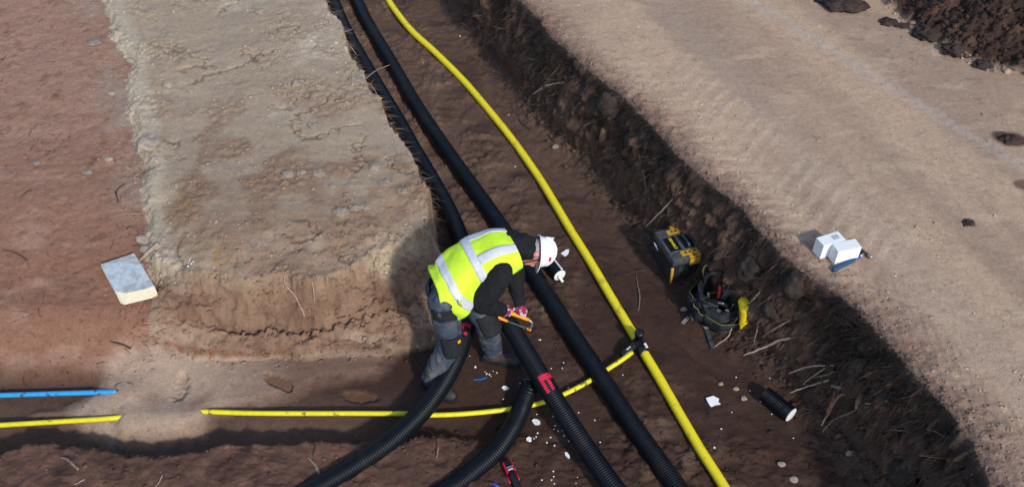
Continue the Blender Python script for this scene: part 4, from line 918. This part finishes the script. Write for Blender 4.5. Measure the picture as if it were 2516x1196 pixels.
for a in (shard(1752, 988, .052, .045, 'torn white foam sheet between yellow main and ribbed offcut', pts=[(-1, .6), (.1, 1), (.9, .5), (.7, -.1), (1, -.5), (.3, -.6), (-.4, -1), (-.7, -.5)]),
          shard(1388, 624, .036, .040, 'white wedge-shaped foam shard right of the helmet', pts=[(-1, -.1), (.3, .9), (1, .9), (.9, .2), (0, -1)]),
          shard(1356, 587, .022, .014, 'pointed white foam splinter above the helmet', pts=[(-1, .6), (1, .3), (.2, -.7), (-1, -.8)]),
          shard(1366, 614, .016, .012, 'small white foam splinter touching the helmet\'s right side'),
          shard(1241, 955, .030, .018, 'ragged white foam scrap nearest the dark boot'), shard(1318, 1037, .034, .026, 'largest ragged foam scrap between curved and marked ducts'),
          shard(1300, 1081, .022, .022, 'crumbly white foam scrap below the ragged large one'), shard(1394, 1120, .014, .030, 'oblong white foam scrap beside the marked duct near the bottom', .5),
          shard(1245, 1161, .012, .016, 'tiny white foam scrap touching the red power tool')): a['group'] = G_
z5 = lambda a, b: (1160 + a / 3.785, 880 + b / 3.785)
CR = [z5(*q) for q in ((30, 82), (120, 125), (135, 145), (175, 165), (197, 120), (230, 135), (160, 150), (290, 380), (445, 232), (735, 95), (850, 42), (838, 92), (895, 275), (600, 520), (755, 540), (770, 628), (760, 658), (800, 675), (838, 670), (855, 718), (608, 695), (595, 730), (730, 735), (695, 785), (765, 810), (575, 745), (1190, 780), (755, 1050), (758, 1098), (738, 1130), (765, 1165), (980, 1105), (965, 1160), (648, 1130), (1400, 155), (2252, 830), (1140, 575), (990, 505), (900, 770))]
CR += [(960 + a / 2.6, 540 + b / 2.6) for a, b in ((505, 870), (540, 940), (850, 430), (955, 768), (945, 765), (720, 1145))] + [(1700 + a / 6.644, 920 + b / 6.644) for a, b in ((650, 615), (478, 885), (1300, 645), (1115, 440), (945, 265), (1655, 1035), (1270, 60), (720, 45))]
CR += [(1250, 283), (1266, 410), (1040, 155), (1130, 90), (2186, 560), (790, 60), (797, 70), (620, 75), (466, 640), (470, 648), (462, 655), (475, 643), (468, 635), (471, 661), (463, 647)]
HC = hits(CR)
for k, p in enumerate(HC):
    rn = random.Random(k); r = rn.uniform(.004, .0075) * (1.4 if k % 7 == 0 else 1); v, f = sphere(p + uz * r * .5, (r, r * rn.uniform(.6, 1.5), r * .7), None, 4, 6)
    tag(mk('foam_crumb', v, f, M_foam, smooth=False), 'tiny white foam crumb lying on the bare soil', 'foam crumb', 'white foam crumbs')

# ================================================================== ROOTS AND STICKS
M_rt = mat('root_bark', (.20, .135, .10), .85, .35, 60, bump=.002, bscale=150)
M_rtp = mat('pale_root', (.36, .27, .21), .85, .3, 60)
M_rtd = mat('dark_root', (.055, .038, .03), .9, .3, 60)
M_rto = mat('red_root', (.26, .09, .04), .8, .3, 60)
A3 = lambda *q: [(1150 + a / 1.993, b / 1.993) for a, b in q]
A8 = lambda *q: [(1500 + a / 2.392, 400 + b / 2.392) for a, b in q]
A5 = lambda *q: [(1816 + a / 1.993, 596 + b / 1.993) for a, b in q]
A6 = lambda *q: [(350 + a / 2.214, 560 + b / 2.214) for a, b in q]
A7 = lambda *q: [(700 + a / 3.457, 850 + b / 3.457) for a, b in q]
A2 = lambda *q: [(600 + a / 1.993, b / 1.993) for a, b in q]
A0 = lambda *q: [(a / 3.36, 840 + b / 3.36) for a, b in q]
A1 = lambda *q: [(a / 1.993, b / 1.993) for a, b in q]
UP = 'thin pale root in the upper dark bank'; MID = 'thin brown root in the bank beside the toolbox'; LOW = 'thin brown root in the bank above the ribbed offcut'; END = 'short dark root stub at the bottom right'
ROOTS = [(A3((230, 250), (275, 225), (325, 212)), .006, M_rtp, UP, .05), (A3((255, 275), (300, 288), (350, 300)), .006, M_rtp, UP, .04), (A3((315, 465), (355, 435), (400, 415), (470, 405)), .007, M_rtp, 'long pale root arching from the upper bank, second longest there', .08),
 (A3((380, 475), (440, 455), (480, 405)), .005, M_rt, UP, .05), (A3((450, 580), (520, 550), (605, 535)), .008, M_rtp, 'thickest pale root reaching from the upper bank toward the yellow main', .09), (A3((545, 628), (580, 610), (610, 602)), .005, M_rt, UP, .05),
 (A3((555, 500), (580, 506), (600, 525)), .004, M_rt, UP, .03), (A3((690, 735), (695, 775), (694, 810)), .005, M_rt, UP, .05), (A3((835, 755), (855, 830), (875, 930), (890, 990)), .007, M_rt, 'long drooping root hanging straight down the middle of the bank', .06),
 (A3((860, 790), (905, 778), (950, 760)), .005, M_rt, UP, .05), (A3((825, 895), (860, 875), (895, 850)), .005, M_rt, UP, .05), (A3((740, 888), (770, 890), (800, 885)), .004, M_rt, UP, .03),
 (A3((870, 1110), (950, 1030), (1040, 940), (1085, 900)), .007, M_rtp, 'very long straight pale root leaning from bank to floor above the toolbox', .10), (A3((810, 665), (835, 635)), .004, M_rt, UP, .02), (A3((640, 740), (625, 775)), .004, M_rt, UP, .02),
 (A3((955, 890), (945, 960)), .004, M_rt, UP, .03), (A3((235, 550), (260, 600), (305, 635)), .007, M_rtd, 'dark crooked root lying on the floor right of the yellow main', .012),
 (A8((70, 660), (160, 635), (230, 630)), .006, M_rtd, 'dark twig lying on the floor left of the toolbox', .01), (A8((150, 660), (170, 780), (165, 865)), .006, M_rt, 'brown twig lying on the floor between yellow main and tool bag', .01),
 (A8((510, 455), (550, 415)), .006, M_rtp, MID, .03), (A8((640, 570), (665, 545), (690, 505)), .007, M_rtp, MID, .05), (A8((560, 580), (600, 560), (640, 540)), .005, M_rtp, MID, .05), (A8((670, 612), (705, 595), (735, 595)), .006, M_rtp, MID, .04),
 (A8((920, 650), (950, 615), (985, 590)), .005, M_rt, MID, .03), (A8((845, 860), (930, 795), (1015, 725)), .008, M_rt, 'stout brown root slanting out of the bank right of the tool bag', .06), (A8((840, 1065), (870, 950), (890, 880)), .007, M_rt, 'drooping brown root below the yellow rubber glove', .06),
 (A8((780, 1130), (900, 1085), (1000, 1040), (1140, 1015)), .010, M_rtp, 'long thick pale root reaching from the bank toward the yellow tee', .10), (A8((785, 850), (840, 800), (900, 730)), .005, M_rtp, MID, .08), (A8((610, 1080), (690, 1020), (715, 960), (750, 900)), .006, M_rtp, 'pale bent root crossing the near corner of the tool bag', .10),
 (A8((795, 700), (810, 760)), .005, M_rt, MID, .03), (A8((995, 1100), (1030, 1050)), .005, M_rt, MID, .04), (A8((895, 1025), (970, 965), (1050, 925)), .006, M_rt, MID, .05),
 (A5((240, 640), (350, 605), (465, 600)), .008, M_rtp, 'long pale root highest of the cluster above the ribbed offcut', .08), (A5((310, 695), (360, 655), (440, 600)), .006, M_rtp, LOW, .09), (A5((345, 660), (410, 650), (470, 630)), .006, M_rt, LOW, .05), (A5((250, 733), (330, 705), (440, 672)), .008, M_rtp, 'knotty pale root just above the ribbed offcut', .07),
 (A5((403, 770), (408, 710), (405, 650)), .005, M_rtd, LOW, .06), (A5((400, 895), (440, 830), (490, 750), (580, 730)), .011, M_rt, 'thickest brown root right of the ribbed offcut', .09), (A5((405, 930), (460, 870), (560, 825), (640, 800)), .006, M_rt, 'long thin root lowest of the cluster by the ribbed offcut', .08), (A5((430, 830), (455, 780), (470, 730)), .010, M_rto, 'reddish broken root stick beside the ribbed offcut', .07),
 (A5((615, 785), (670, 788), (730, 775)), .007, M_rtp, LOW, .05), (A5((515, 860), (580, 880), (640, 890)), .005, M_rtd, LOW, .04), (A5((560, 885), (620, 870)), .004, M_rtd, LOW, .04), (A5((450, 700), (500, 712)), .011, M_rtp, LOW, .05), (A5((570, 815), (600, 740)), .020, M_rt, 'fat sawn root stub in the bank right of the offcut', .05),
 (A5((735, 915), (790, 918), (840, 915)), .006, M_rt, END, .04), (A5((830, 1110), (840, 1060), (850, 1010)), .010, M_rtd, END, .04), (A5((850, 1100), (870, 1010)), .007, M_rtd, END, .05), (A5((930, 1085), (965, 1060)), .006, M_rt, END, .04), (A5((130, 150), (190, 95)), .004, M_rt, MID, .04), (A5((395, 430), (465, 390)), .005, M_rtd, LOW, .04),
 (A5((595, 590), (660, 540)), .005, M_rtd, LOW, .04), (A5((118, 460), (180, 420), (250, 380)), .006, M_rt, LOW, .05), (A5((170, 470), (250, 400)), .005, M_rtd, LOW, .05), (A5((320, 450), (335, 510), (385, 555)), .005, M_rtd, LOW, .05),
 (A6((770, 200), (775, 300), (830, 370), (885, 480)), .005, M_rtp, 'longest pale root hanging down the front of the clay mound', .03), (A6((905, 240), (930, 320), (933, 400)), .004, M_rtp, 'short pale root hanging down the clay mound, right of the longest', .02), (A6((940, 300), (965, 260)), .003, M_rtp, 'tiny root on the front of the clay mound', .015), (A6((1060, 490), (1130, 470), (1200, 440)), .008, M_rtd, 'dark root half buried in the front of the clay mound', .006),
 (A6((1370, 120), (1440, 105)), .005, M_rtp, 'pale twig in the worker\'s shadow on the mound', .012), (A7((1150, 710), (1240, 730), (1300, 830), (1290, 940)), .005, M_rt, 'thin curled root on the floor between the two curved ducts', .015), (A7((190, 940), (250, 1000), (295, 1090)), .012, M_rt, 'thick brown stick on the soil left of the curved duct', .012), (A7((265, 830), (235, 930)), .005, M_rtd, 'thin dark twig above the thick brown stick', .012),
 (A0((500, 950), (560, 970), (650, 1050)), .010, M_rt, 'knobbly brown root on the soil berm at the lower left', .015), (A0((610, 1175), (650, 1155), (700, 1130)), .004, M_rtp, 'pale twig on the berm at the bottom left', .01), (A0((1280, 1195), (1310, 1160), (1340, 1100)), .004, M_rtp, 'pale twig near the bottom edge right of the knobbly root', .01),
 (A1((560, 930), (580, 990), (570, 935), (610, 900)), .005, M_rtd, 'dark crooked twig beside the left edge of the mound', .012), (A1((590, 1050), (640, 1048), (690, 1045)), .003, M_rtp, 'pale straight twig at the foot of the mound\'s left edge', .01), (A1((100, 965), (130, 940), (155, 930)), .004, M_rtd, 'dark forked twig on the reddish ground', .01), (A1((10, 1220), (70, 1235), (135, 1275)), .004, M_rtd, 'long dark twig at the left picture edge', .01),
 ([(341, 643), (362, 622), (388, 599)], .017, M_rtp, 'flat grey-brown stick leaning on the corner of the foil-faced board', .02), ([(270, 838), (300, 846), (322, 856)], .008, M_rtd, 'dark stick half buried at the foot of the left slope', .008)]
flat = [p for r in ROOTS for p in r[0]]; HR = hits(flat); k0 = 0
for pts, r, m, lab, lift in ROOTS:
    H_ = HR[k0:k0 + len(pts)].copy(); k0 += len(pts); n = len(pts); tocam = np.array([0, 0, CAM_H])
    for i in range(n):
        u_ = i / (n - 1); d = unit(tocam - H_[i]); bulge = lift * (1 - u_) ** .7 if lift > .03 else lift * (.5 + math.sin(math.pi * u_) * .6); H_[i] = H_[i] + d * (bulge + r * .4)
    # keep the run smooth in depth where the picture points fall on different clods
    P_ = spline(H_, 5 * n + 6); rn = random.Random(int(pts[0][0])); L = len(P_)
    P_ = P_ + np.array([[.006 * mnoise.noise((i * .6, pts[0][0], 0)), .006 * mnoise.noise((i * .6, pts[0][1], 5)), .006 * mnoise.noise((i * .6, 9, pts[0][0]))] for i in range(L)])
    v, f = tube(P_, [r * (.45 + .55 * min(1, 2.2 * i / L)) * (1 + .18 * mnoise.noise((i * .8, r * 900, 2))) for i in range(L)], 7); nm = 'stick' if 'stick' in lab else ('twig' if 'twig' in lab else 'root')
    v = v + []; o = mk(nm, v, f, m); tag(o, lab, nm, 'roots and sticks in the trench')
# roots bridging the ducts near the top
for pts, lab, r in (([(896, 196, .42), (915, 180, .36), (932, 170, .32), (958, 160, .30)], 'pale crooked root bridging the two black ducts', .005), ([(836, 83, .45), (852, 77, .38), (866, 73, .33)], 'short pale root lying over the left black duct near the top', .005), ([(853, 107, .45), (865, 120, .40), (876, 135, .34)], 'pale fibrous root hanging off the mound edge over the duct', .004), ([(903, 206, .45), (912, 210, .40), (926, 230, .32)], 'small hooked root just below the crooked bridging root', .004)):
    P_ = spline([at(*q) for q in pts], 14); v, f = tube(P_, [r * (1 - .035 * i) for i in range(14)], 7); tag(mk('root', v, f, M_rtp), lab, 'root', 'roots and sticks in the trench')

# ================================================================== STONES AND CLODS
M_st = mat('grey_stone', (.19, .165, .145), .85, .2, 30, bump=.004, bscale=40)
M_stp = mat('pale_stone', (.29, .24, .195), .85, .15, 30, bump=.004, bscale=40)
M_ml = mat('clay_lump', (.25, .205, .165), .95, .2, 30, bump=.008, bscale=50)
M_cl = mat('brown_clod', (.038, .028, .023), .95, .35, 25, bump=.012, bscale=40)
M_stump = mat('stump_wood', (.20, .10, .06), .85, .35, 40, bump=.006, bscale=60, c2=(.42, .26, .12), c2amt=.7, c2scale=12)
def stone(px, py, rx, ry, rz_, m, nm, lab, group, amp=.22, nu=8, fr=1.6, sink=.35, res=12):
    p = hits([(px, py)])[0]; V, F = sphere((0, 0, 0), 1, None, nu, res); out = []
    for q in V:
        q = np.array(q); k = 1 + amp * mnoise.noise(tuple(q * fr + px)) + amp * .5 * mnoise.noise(tuple(q * fr * 2.6 + py)); out.append(p + q * k * np.array([rx, ry, rz_]) + uz * rz_ * (1 - 2 * sink))
    return tag(mk(nm, out, F, m, smooth=nu > 9), lab, 'stone' if 'stone' in nm else ('root stump' if 'stump' in nm else 'clod'), group)
GS = 'stones on the clay and soil'
stone(233, 107, .075, .07, .035, M_st, 'stone', 'flat grey triangular stone on the reddish ground near the top', GS, .35, 7, 1.0)
stone(414, 210, .055, .045, .03, M_stp, 'stone', 'pale oval stone on the clay mound near its left edge', GS)
stone(322, 151, .045, .04, .03, M_stp, 'stone', 'pale stone wedged against the mound\'s upper left edge', GS)
stone(350, 590, .05, .045, .04, M_stp, 'stone', 'beige stone at the mound edge above the foil-faced board', GS, .35, 7)
stone(360, 614, .05, .04, .03, M_stp, 'stone', 'rounded beige stone just right of the foil-faced board', GS)
stone(365, 358, .10, .12, .07, M_stp, 'stone', 'largest pale stone slab breaking off the mound\'s left edge', GS, .35, 8)
stone(90, 402, .04, .03, .02, M_st, 'stone', 'small grey stone on the reddish ground at far left', GS); stone(268, 393, .04, .03, .022, M_stp, 'stone', 'small buff stone left of the pale slab', GS)
stone(215, 425, .05, .025, .02, M_st, 'stone', 'small grey flat stone left of the mound\'s middle', GS); stone(275, 232, .04, .02, .02, M_stp, 'stone', 'thin pale stone at the tip of the grey clay wash', GS)
stone(345, 655, .035, .03, .025, M_stp, 'stone', 'little pale stone at the right side of the foil-faced board', GS)
for k, (px, py, r) in enumerate(((706, 428, .045), (740, 425, .04), (783, 427, .05), (925, 410, .055), (840, 520, .05), (872, 512, .045), (900, 508, .04), (945, 450, .05), (960, 400, .04), (816, 458, .03), (860, 455, .03), (770, 310, .04), (640, 30, .05), (735, 205, .06), (700, 55, .045), (430, 20, .05), (430, 455, .03), (990, 470, .04), (600, 420, .03), (880, 200, .07))):
    stone(px, py, r * 1.2, r, r * .6, M_ml, 'stone', 'lumpy grey-brown stone in the mound top', 'lumps in the mound top', .45, 7, 1.5, .5, 11)
for px, py, r in ((1771, 943, .018), (1808, 955, .02), (1828, 979, .022), (1365, 362, .03), (2090, 1115, .03), (1950, 1178, .03), (1920, 1140, .025), (1735, 805, .02), (1680, 760, .025)):
    stone(px, py, r * 1.2, r * .9, r * .7, M_stp, 'stone', 'small pale pinkish stone on the trench floor', 'small stones on the trench floor', .3, 6, 1.3, .4, 9)
stone(1846, 668, .115, .11, .13, M_cl, 'clod', 'big round brown soil clod in the bank right of the tool bag', 'clods in the bank', .3, 14, 2.2, .4, 20)
for px, py, r, lab in ((1500, 262, .13, 'tall brown clod at the lip of the bank near the black grass tuft'), (1955, 700, .10, 'brown clod in the bank below the white blocks'), (1560, 345, .09, 'rounded dark clod in the bank beside the root stump'), (1900, 760, .085, 'dark lump in the bank between glove and hammer'), (2110, 905, .08, 'brown lump in the lower bank above the root cluster'), (2225, 1165, .10, 'dark clod at the foot of the bank at the bottom right')):
    stone(px, py, r, r * .9, r * 1.1, M_cl, 'clod', lab, 'clods in the bank', .35, 12, 2.2, .45, 18)
stone(1482, 345, .04, .045, .10, M_stump, 'root_stump', 'broken orange-brown root stump sticking out of the upper bank', None, .3, 10, 2, .3)
stone(1590, 352, .05, .05, .05, M_cl, 'root_stump', 'round sawn root end in the bank beside the stump', None, .15, 10, 2, .4)
M_clh = mat('dark_clod', (.045, .031, .025), .95, .35, 25, bump=.012, bscale=40)
for px, py, r, lab in ((2070, 14, .17, 'large dark soil clod on the far edge of the road'), (2045, 2, .12, 'dark clod touching the large one at the top edge'), (2182, 57, .065, 'isolated oval clod on the road, left of a smaller one'), (2217, 65, .05, 'smaller clod right of the isolated oval one'), (2285, 82, .12, 'flattened clod at the spoil heap\'s foot'), (2350, 125, .10, 'brown clod rolled out of the spoil heap'), (2415, 163, .07, 'small clod at the lower foot of the spoil heap'), (2480, 344, .06, 'low smeared clod at the right picture edge'), (2380, 548, .035, 'small reddish clod alone on the road')):
    stone(px, py, r * 1.25, r, r * .45, M_clh, 'clod', lab, 'clods on the road', .55, 16, 2.6, .45, 26)

# ================================================================== LOOSE STUFF
def crumbs(name, label, N, sampler, s0, s1, power=2.2, bright=(.8, 1.25), flatten=.62, lift=.0):
    x, y = sampler(N); Z = zones(x, y); c, dm = colour(x, y, Z); z = Z['z']; n = len(x)
    ico = [(0, 0, -1), (.724, -.526, -.447), (-.276, -.851, -.447), (-.894, 0, -.447), (-.276, .851, -.447), (.724, .526, -.447), (.276, -.851, .447), (-.724, -.526, .447), (-.724, .526, .447), (.276, .851, .447), (.894, 0, .447), (0, 0, 1)]
    fc = [(0, 1, 2), (1, 0, 5), (0, 2, 3), (0, 3, 4), (0, 4, 5), (1, 5, 10), (2, 1, 6), (3, 2, 7), (4, 3, 8), (5, 4, 9), (1, 10, 6), (2, 6, 7), (3, 7, 8), (4, 8, 9), (5, 9, 10), (6, 10, 11), (7, 6, 11), (8, 7, 11), (9, 8, 11), (10, 9, 11)]
    I = np.array(ico); s = s0 + (s1 - s0) * RNG.random(n) ** power; a = RNG.random(n) * 6.28; sc = RNG.uniform(.65, 1.3, (n, 3)) * [1, 1, flatten]
    J = I[None] * (1 + RNG.uniform(-.38, .38, (n, 12, 1))) * sc[:, None] * s[:, None, None]
    R = np.stack([J[..., 0] * np.cos(a)[:, None] - J[..., 1] * np.sin(a)[:, None], J[..., 0] * np.sin(a)[:, None] + J[..., 1] * np.cos(a)[:, None], J[..., 2]], -1)
    V = R + np.stack([x, y, z + s * lift], -1)[:, None]; F = (np.array(fc)[None] + 12 * np.arange(n)[:, None, None]).reshape(-1, 3)
    me = bpy.data.meshes.new(name); me.vertices.add(n * 12); me.vertices.foreach_set('co', V.ravel()); me.loops.add(F.size); me.loops.foreach_set('vertex_index', F.ravel().astype(np.int32))
    me.polygons.add(len(F)); me.polygons.foreach_set('loop_start', np.arange(0, F.size, 3, dtype=np.int32)); me.update(calc_edges=True)
    k = RNG.uniform(*bright, n); cc = np.repeat(np.concatenate([np.clip(c * k[:, None], .004, .8), dm[:, None]], 1), 12, 0)
    at2 = me.attributes.new('soil', 'FLOAT_COLOR', 'POINT'); at2.data.foreach_set('color', cc.ravel()); me.materials.append(SOIL)
    o = bpy.data.objects.new(name, me); COL.objects.link(o); return tag(o, label, name.replace('_', ' '), kind='stuff')
def box_s(x0, x1, y0, y1, ok):
    def fn(N):
        X = []; Y = []; got = 0
        while got < N:
            x = RNG.uniform(x0, x1, N * 2); y = RNG.uniform(y0, y1, N * 2); m = RNG.random(N * 2) < ok(x, y); X.append(x[m]); Y.append(y[m]); got += m.sum()
        return np.concatenate(X)[:N], np.concatenate(Y)[:N]
    return fn
cl = lambda x, y, f=1.4, s=101: sstep(-.1, .5, fbm(x, y, f, 3, s))
crumbs('soil_crumbs', 'loose soil crumbs scattered over the reddish ground', 2600, box_s(-6.4, -2.3, 3.9, 9.8, lambda x, y: (x < xml(y) + .1) * (.12 + cl(x, y)) * (.35 + np.exp(-np.abs(x - xml(y)) / .3))), .003, .013, 3.0, lift=-.15)
crumbs('soil_crumbs', 'gravelly crumbs on the top and face of the clay mound', 4200, box_s(-4.8, -.6, 4.4, 9.6, lambda x, y: (polydist(x, y, MOUND) > -.5) * (.10 + cl(x, y, 1.6, 61)) * (.5 + sstep(5.6, 4.9, y))), .003, .020, 3.0)
crumbs('edge_clods', 'broken clods along the lip and foot of the clay mound', 1100, box_s(-2.9, -.6, 4.35, 5.6, lambda x, y: np.exp(-(np.abs(y - np.interp(x, FTOP[:, 0], FTOP[:, 1]) + .03) / .07) ** 2) + np.exp(-(np.abs(y - np.interp(x, FTOE[:, 0], FTOE[:, 1])) / .05) ** 2) + .15 * (polydist(x, y, MOUND) > -.5)), .004, .024, 3.0, (.75, 1.2), .65, -.15)
crumbs('soil_crumbs', 'damp soil crumbs on the trench floor', 3000, box_s(-2.6, 2.9, 2.5, 9.6, lambda x, y: (x > xm(y)) * (x < xe(y) - .1) * (.12 + cl(x, y, 1.8, 105) * .6 + zones(x, y)['lump'])), .003, .015, 2.6, (.75, 1.35))
crumbs('road_gravel', 'fine gravel along the ragged edge of the road', 4600, box_s(.0, 4.2, 2.6, 9.6, lambda x, y: (x > xe(y) - .02) * np.exp(-np.clip(x - xe(y), 0, 9) / .2) + .03 * (x > xe(y)) * cl(x, y)), .003, .013, 2.0, (.75, 1.3))
crumbs('bank_clods', 'loose dark clods on the face and foot of the bank', 2200, box_s(.0, 3.2, 2.6, 9.6, lambda x, y: (x < xe(y) - .02) * np.exp(-np.clip(xe(y) - .2 - x, 0, 9) / .07)), .005, .026, 2.6, (.7, 1.3), .8, .1)
crumbs('berm_clods', 'crumbly clods on the soil berm at the near side', 1600, box_s(-4.2, .2, 2.5, 4.1, lambda x, y: (.25 + cl(x, y, 2, 109)) * (y < np.interp(x, BERM_X[:, 0], BERM_X[:, 1]) + .15)), .004, .020, 3.0, (.75, 1.3))
crumbs('heap_clods', 'dark crumbly clods covering the spoil heap', 11000, box_s(2.6, 6.5, 6.4, 10.5, lambda x, y: (polydist(x, y, np.vstack([HEAP, [[30, 3], [30, 40], [3, 40]]])) > -.02 + .12 * pn(x * 2, y * 2, 151)) * .9), .006, .032, 3.0, (.6, 1.35), .85, .2)

def strands(name, label, roots, dirs, lens, rad, m):
    """fine rootlets: three-sided tapering curved hairs"""
    n = len(roots); k = 4; t = np.linspace(0, 1, k); P = roots[:, None] + dirs[:, None] * (lens[:, None] * t)[..., None]
    P = P + RNG.normal(0, 1, (n, 1, 3)) * (lens * .25)[:, None, None] * (t ** 2)[None, :, None]; P[..., 2] -= (lens[:, None] * .35 * t[None] ** 2)
    a = np.arange(3) * 2.0944; e1 = np.cross(dirs, [0.3, .2, 1.]); e1 /= np.linalg.norm(e1, axis=1)[:, None]; e2 = np.cross(dirs, e1)
    R = rad[:, None] * (1 - .75 * t)[None]; V = P[:, :, None] + R[..., None, None] * (np.cos(a)[None, None, :, None] * e1[:, None, None] + np.sin(a)[None, None, :, None] * e2[:, None, None])
    F = np.array([(i * 3 + j, i * 3 + (j + 1) % 3, (i + 1) * 3 + (j + 1) % 3, (i + 1) * 3 + j) for i in range(k - 1) for j in range(3)]); F = (F[None] + (np.arange(n) * 3 * k)[:, None, None]).reshape(-1, 4)
    me = bpy.data.meshes.new(name); me.from_pydata(V.reshape(-1, 3).tolist(), [], F.tolist()); me.materials.append(m); o = bpy.data.objects.new(name, me); COL.objects.link(o); return tag(o, label, name.replace('_', ' '), kind='stuff')
n = 12000; y = RNG.uniform(2.5, 9.6, n); dens = sstep(-.35, .25, fbm(y, y * 0 + 3, 1.9, 3, 120)); keep = RNG.random(n) < .25 + .75 * dens; y = y[keep]; n = len(y)
x = xe(y) + RNG.normal(-.035, .035, n); z = zones(x, y)['z']; d = np.stack([-.7 + RNG.normal(0, .45, n), -.35 + RNG.normal(0, .5, n), .35 + RNG.normal(0, .4, n)], 1); d /= np.linalg.norm(d, axis=1)[:, None]
strands('root_fringe', 'dark fringe of fine roots along the lip of the bank', np.stack([x, y, z - .005], 1), d, RNG.uniform(.03, .12, n) * (.5 + .8 * dens[keep]), RNG.uniform(.0015, .0036, n), mat('dark_rootlets', (.022, .018, .016), .95, .3))
n = 2400; y = RNG.uniform(2.5, 9.6, n); x = xe(y) - RNG.uniform(.02, .3, n); z = zones(x, y)['z']; d = np.stack([-.85 + RNG.normal(0, .3, n), -.4 + RNG.normal(0, .35, n), -.2 + RNG.normal(0, .4, n)], 1); d /= np.linalg.norm(d, axis=1)[:, None]
strands('bank_rootlets', 'fine pale rootlets hanging all over the bank', np.stack([x, y, z], 1), d, RNG.uniform(.03, .15, n), RNG.uniform(.001, .0028, n), mat('brown_rootlets', (.16, .11, .082), .9, .4))
n = 420; y = RNG.uniform(5.3, 9.4, n); x = xm(y) + RNG.normal(.0, .02, n); d = np.stack([.8 + RNG.normal(0, .3, n), .1 + RNG.normal(0, .4, n), RNG.normal(0, .3, n)], 1); d /= np.linalg.norm(d, axis=1)[:, None]
strands('mound_rootlets', 'pale rootlets hanging off the right edge of the mound', np.stack([x, y, zones(x - .06, y)['z'] - .03], 1), d, RNG.uniform(.03, .12, n), RNG.uniform(.001, .0025, n), mat('tan_rootlets', (.22, .16, .12), .9, .4))
n = 3200; y = RNG.uniform(4.2, 9.5, n); x = RNG.uniform(-6.2, -2.4, n); k = (x < xml(y)) & (RNG.random(n) < .15 + cl(x, y, 1.5, 131)); x, y = x[k], y[k]; n = len(x); a = RNG.normal(0, .9, n); d = np.stack([np.cos(a), np.sin(a), np.full(n, .46)], 1)
strands('plant_litter', 'dark bits of dead roots scattered on the reddish ground', np.stack([x, y, zones(x, y)['z'] - .002], 1), d / np.linalg.norm(d, axis=1)[:, None], RNG.uniform(.02, .09, n), RNG.uniform(.002, .0045, n), mat('litter', (.06, .038, .03), .9, .4))

# labels that single out look-alike roots and stones by their order down the picture
ORD = ['first', 'second', 'third', 'fourth', 'fifth', 'sixth', 'seventh', 'eighth', 'ninth', 'tenth', 'eleventh', 'twelfth', 'thirteenth', 'fourteenth', 'fifteenth', 'sixteenth', 'seventeenth', 'eighteenth', 'nineteenth', 'twentieth']
by = {}
for o in S.objects:
    if o.parent is None and o.get('label') and o.get('category') in ('root', 'stone'): by.setdefault(o['label'], []).append(o)
for lab, os_ in by.items():
    if len(os_) < 2: continue
    def mid_px(o):
        c = sum((np.array(v.co[:]) for v in o.data.vertices), np.zeros(3)) / len(o.data.vertices) + np.array(o.location); return project(c)[1]
    for k, o in enumerate(sorted(os_, key=mid_px)): o['label'] = lab + ', ' + ORD[k] + ' from the top'
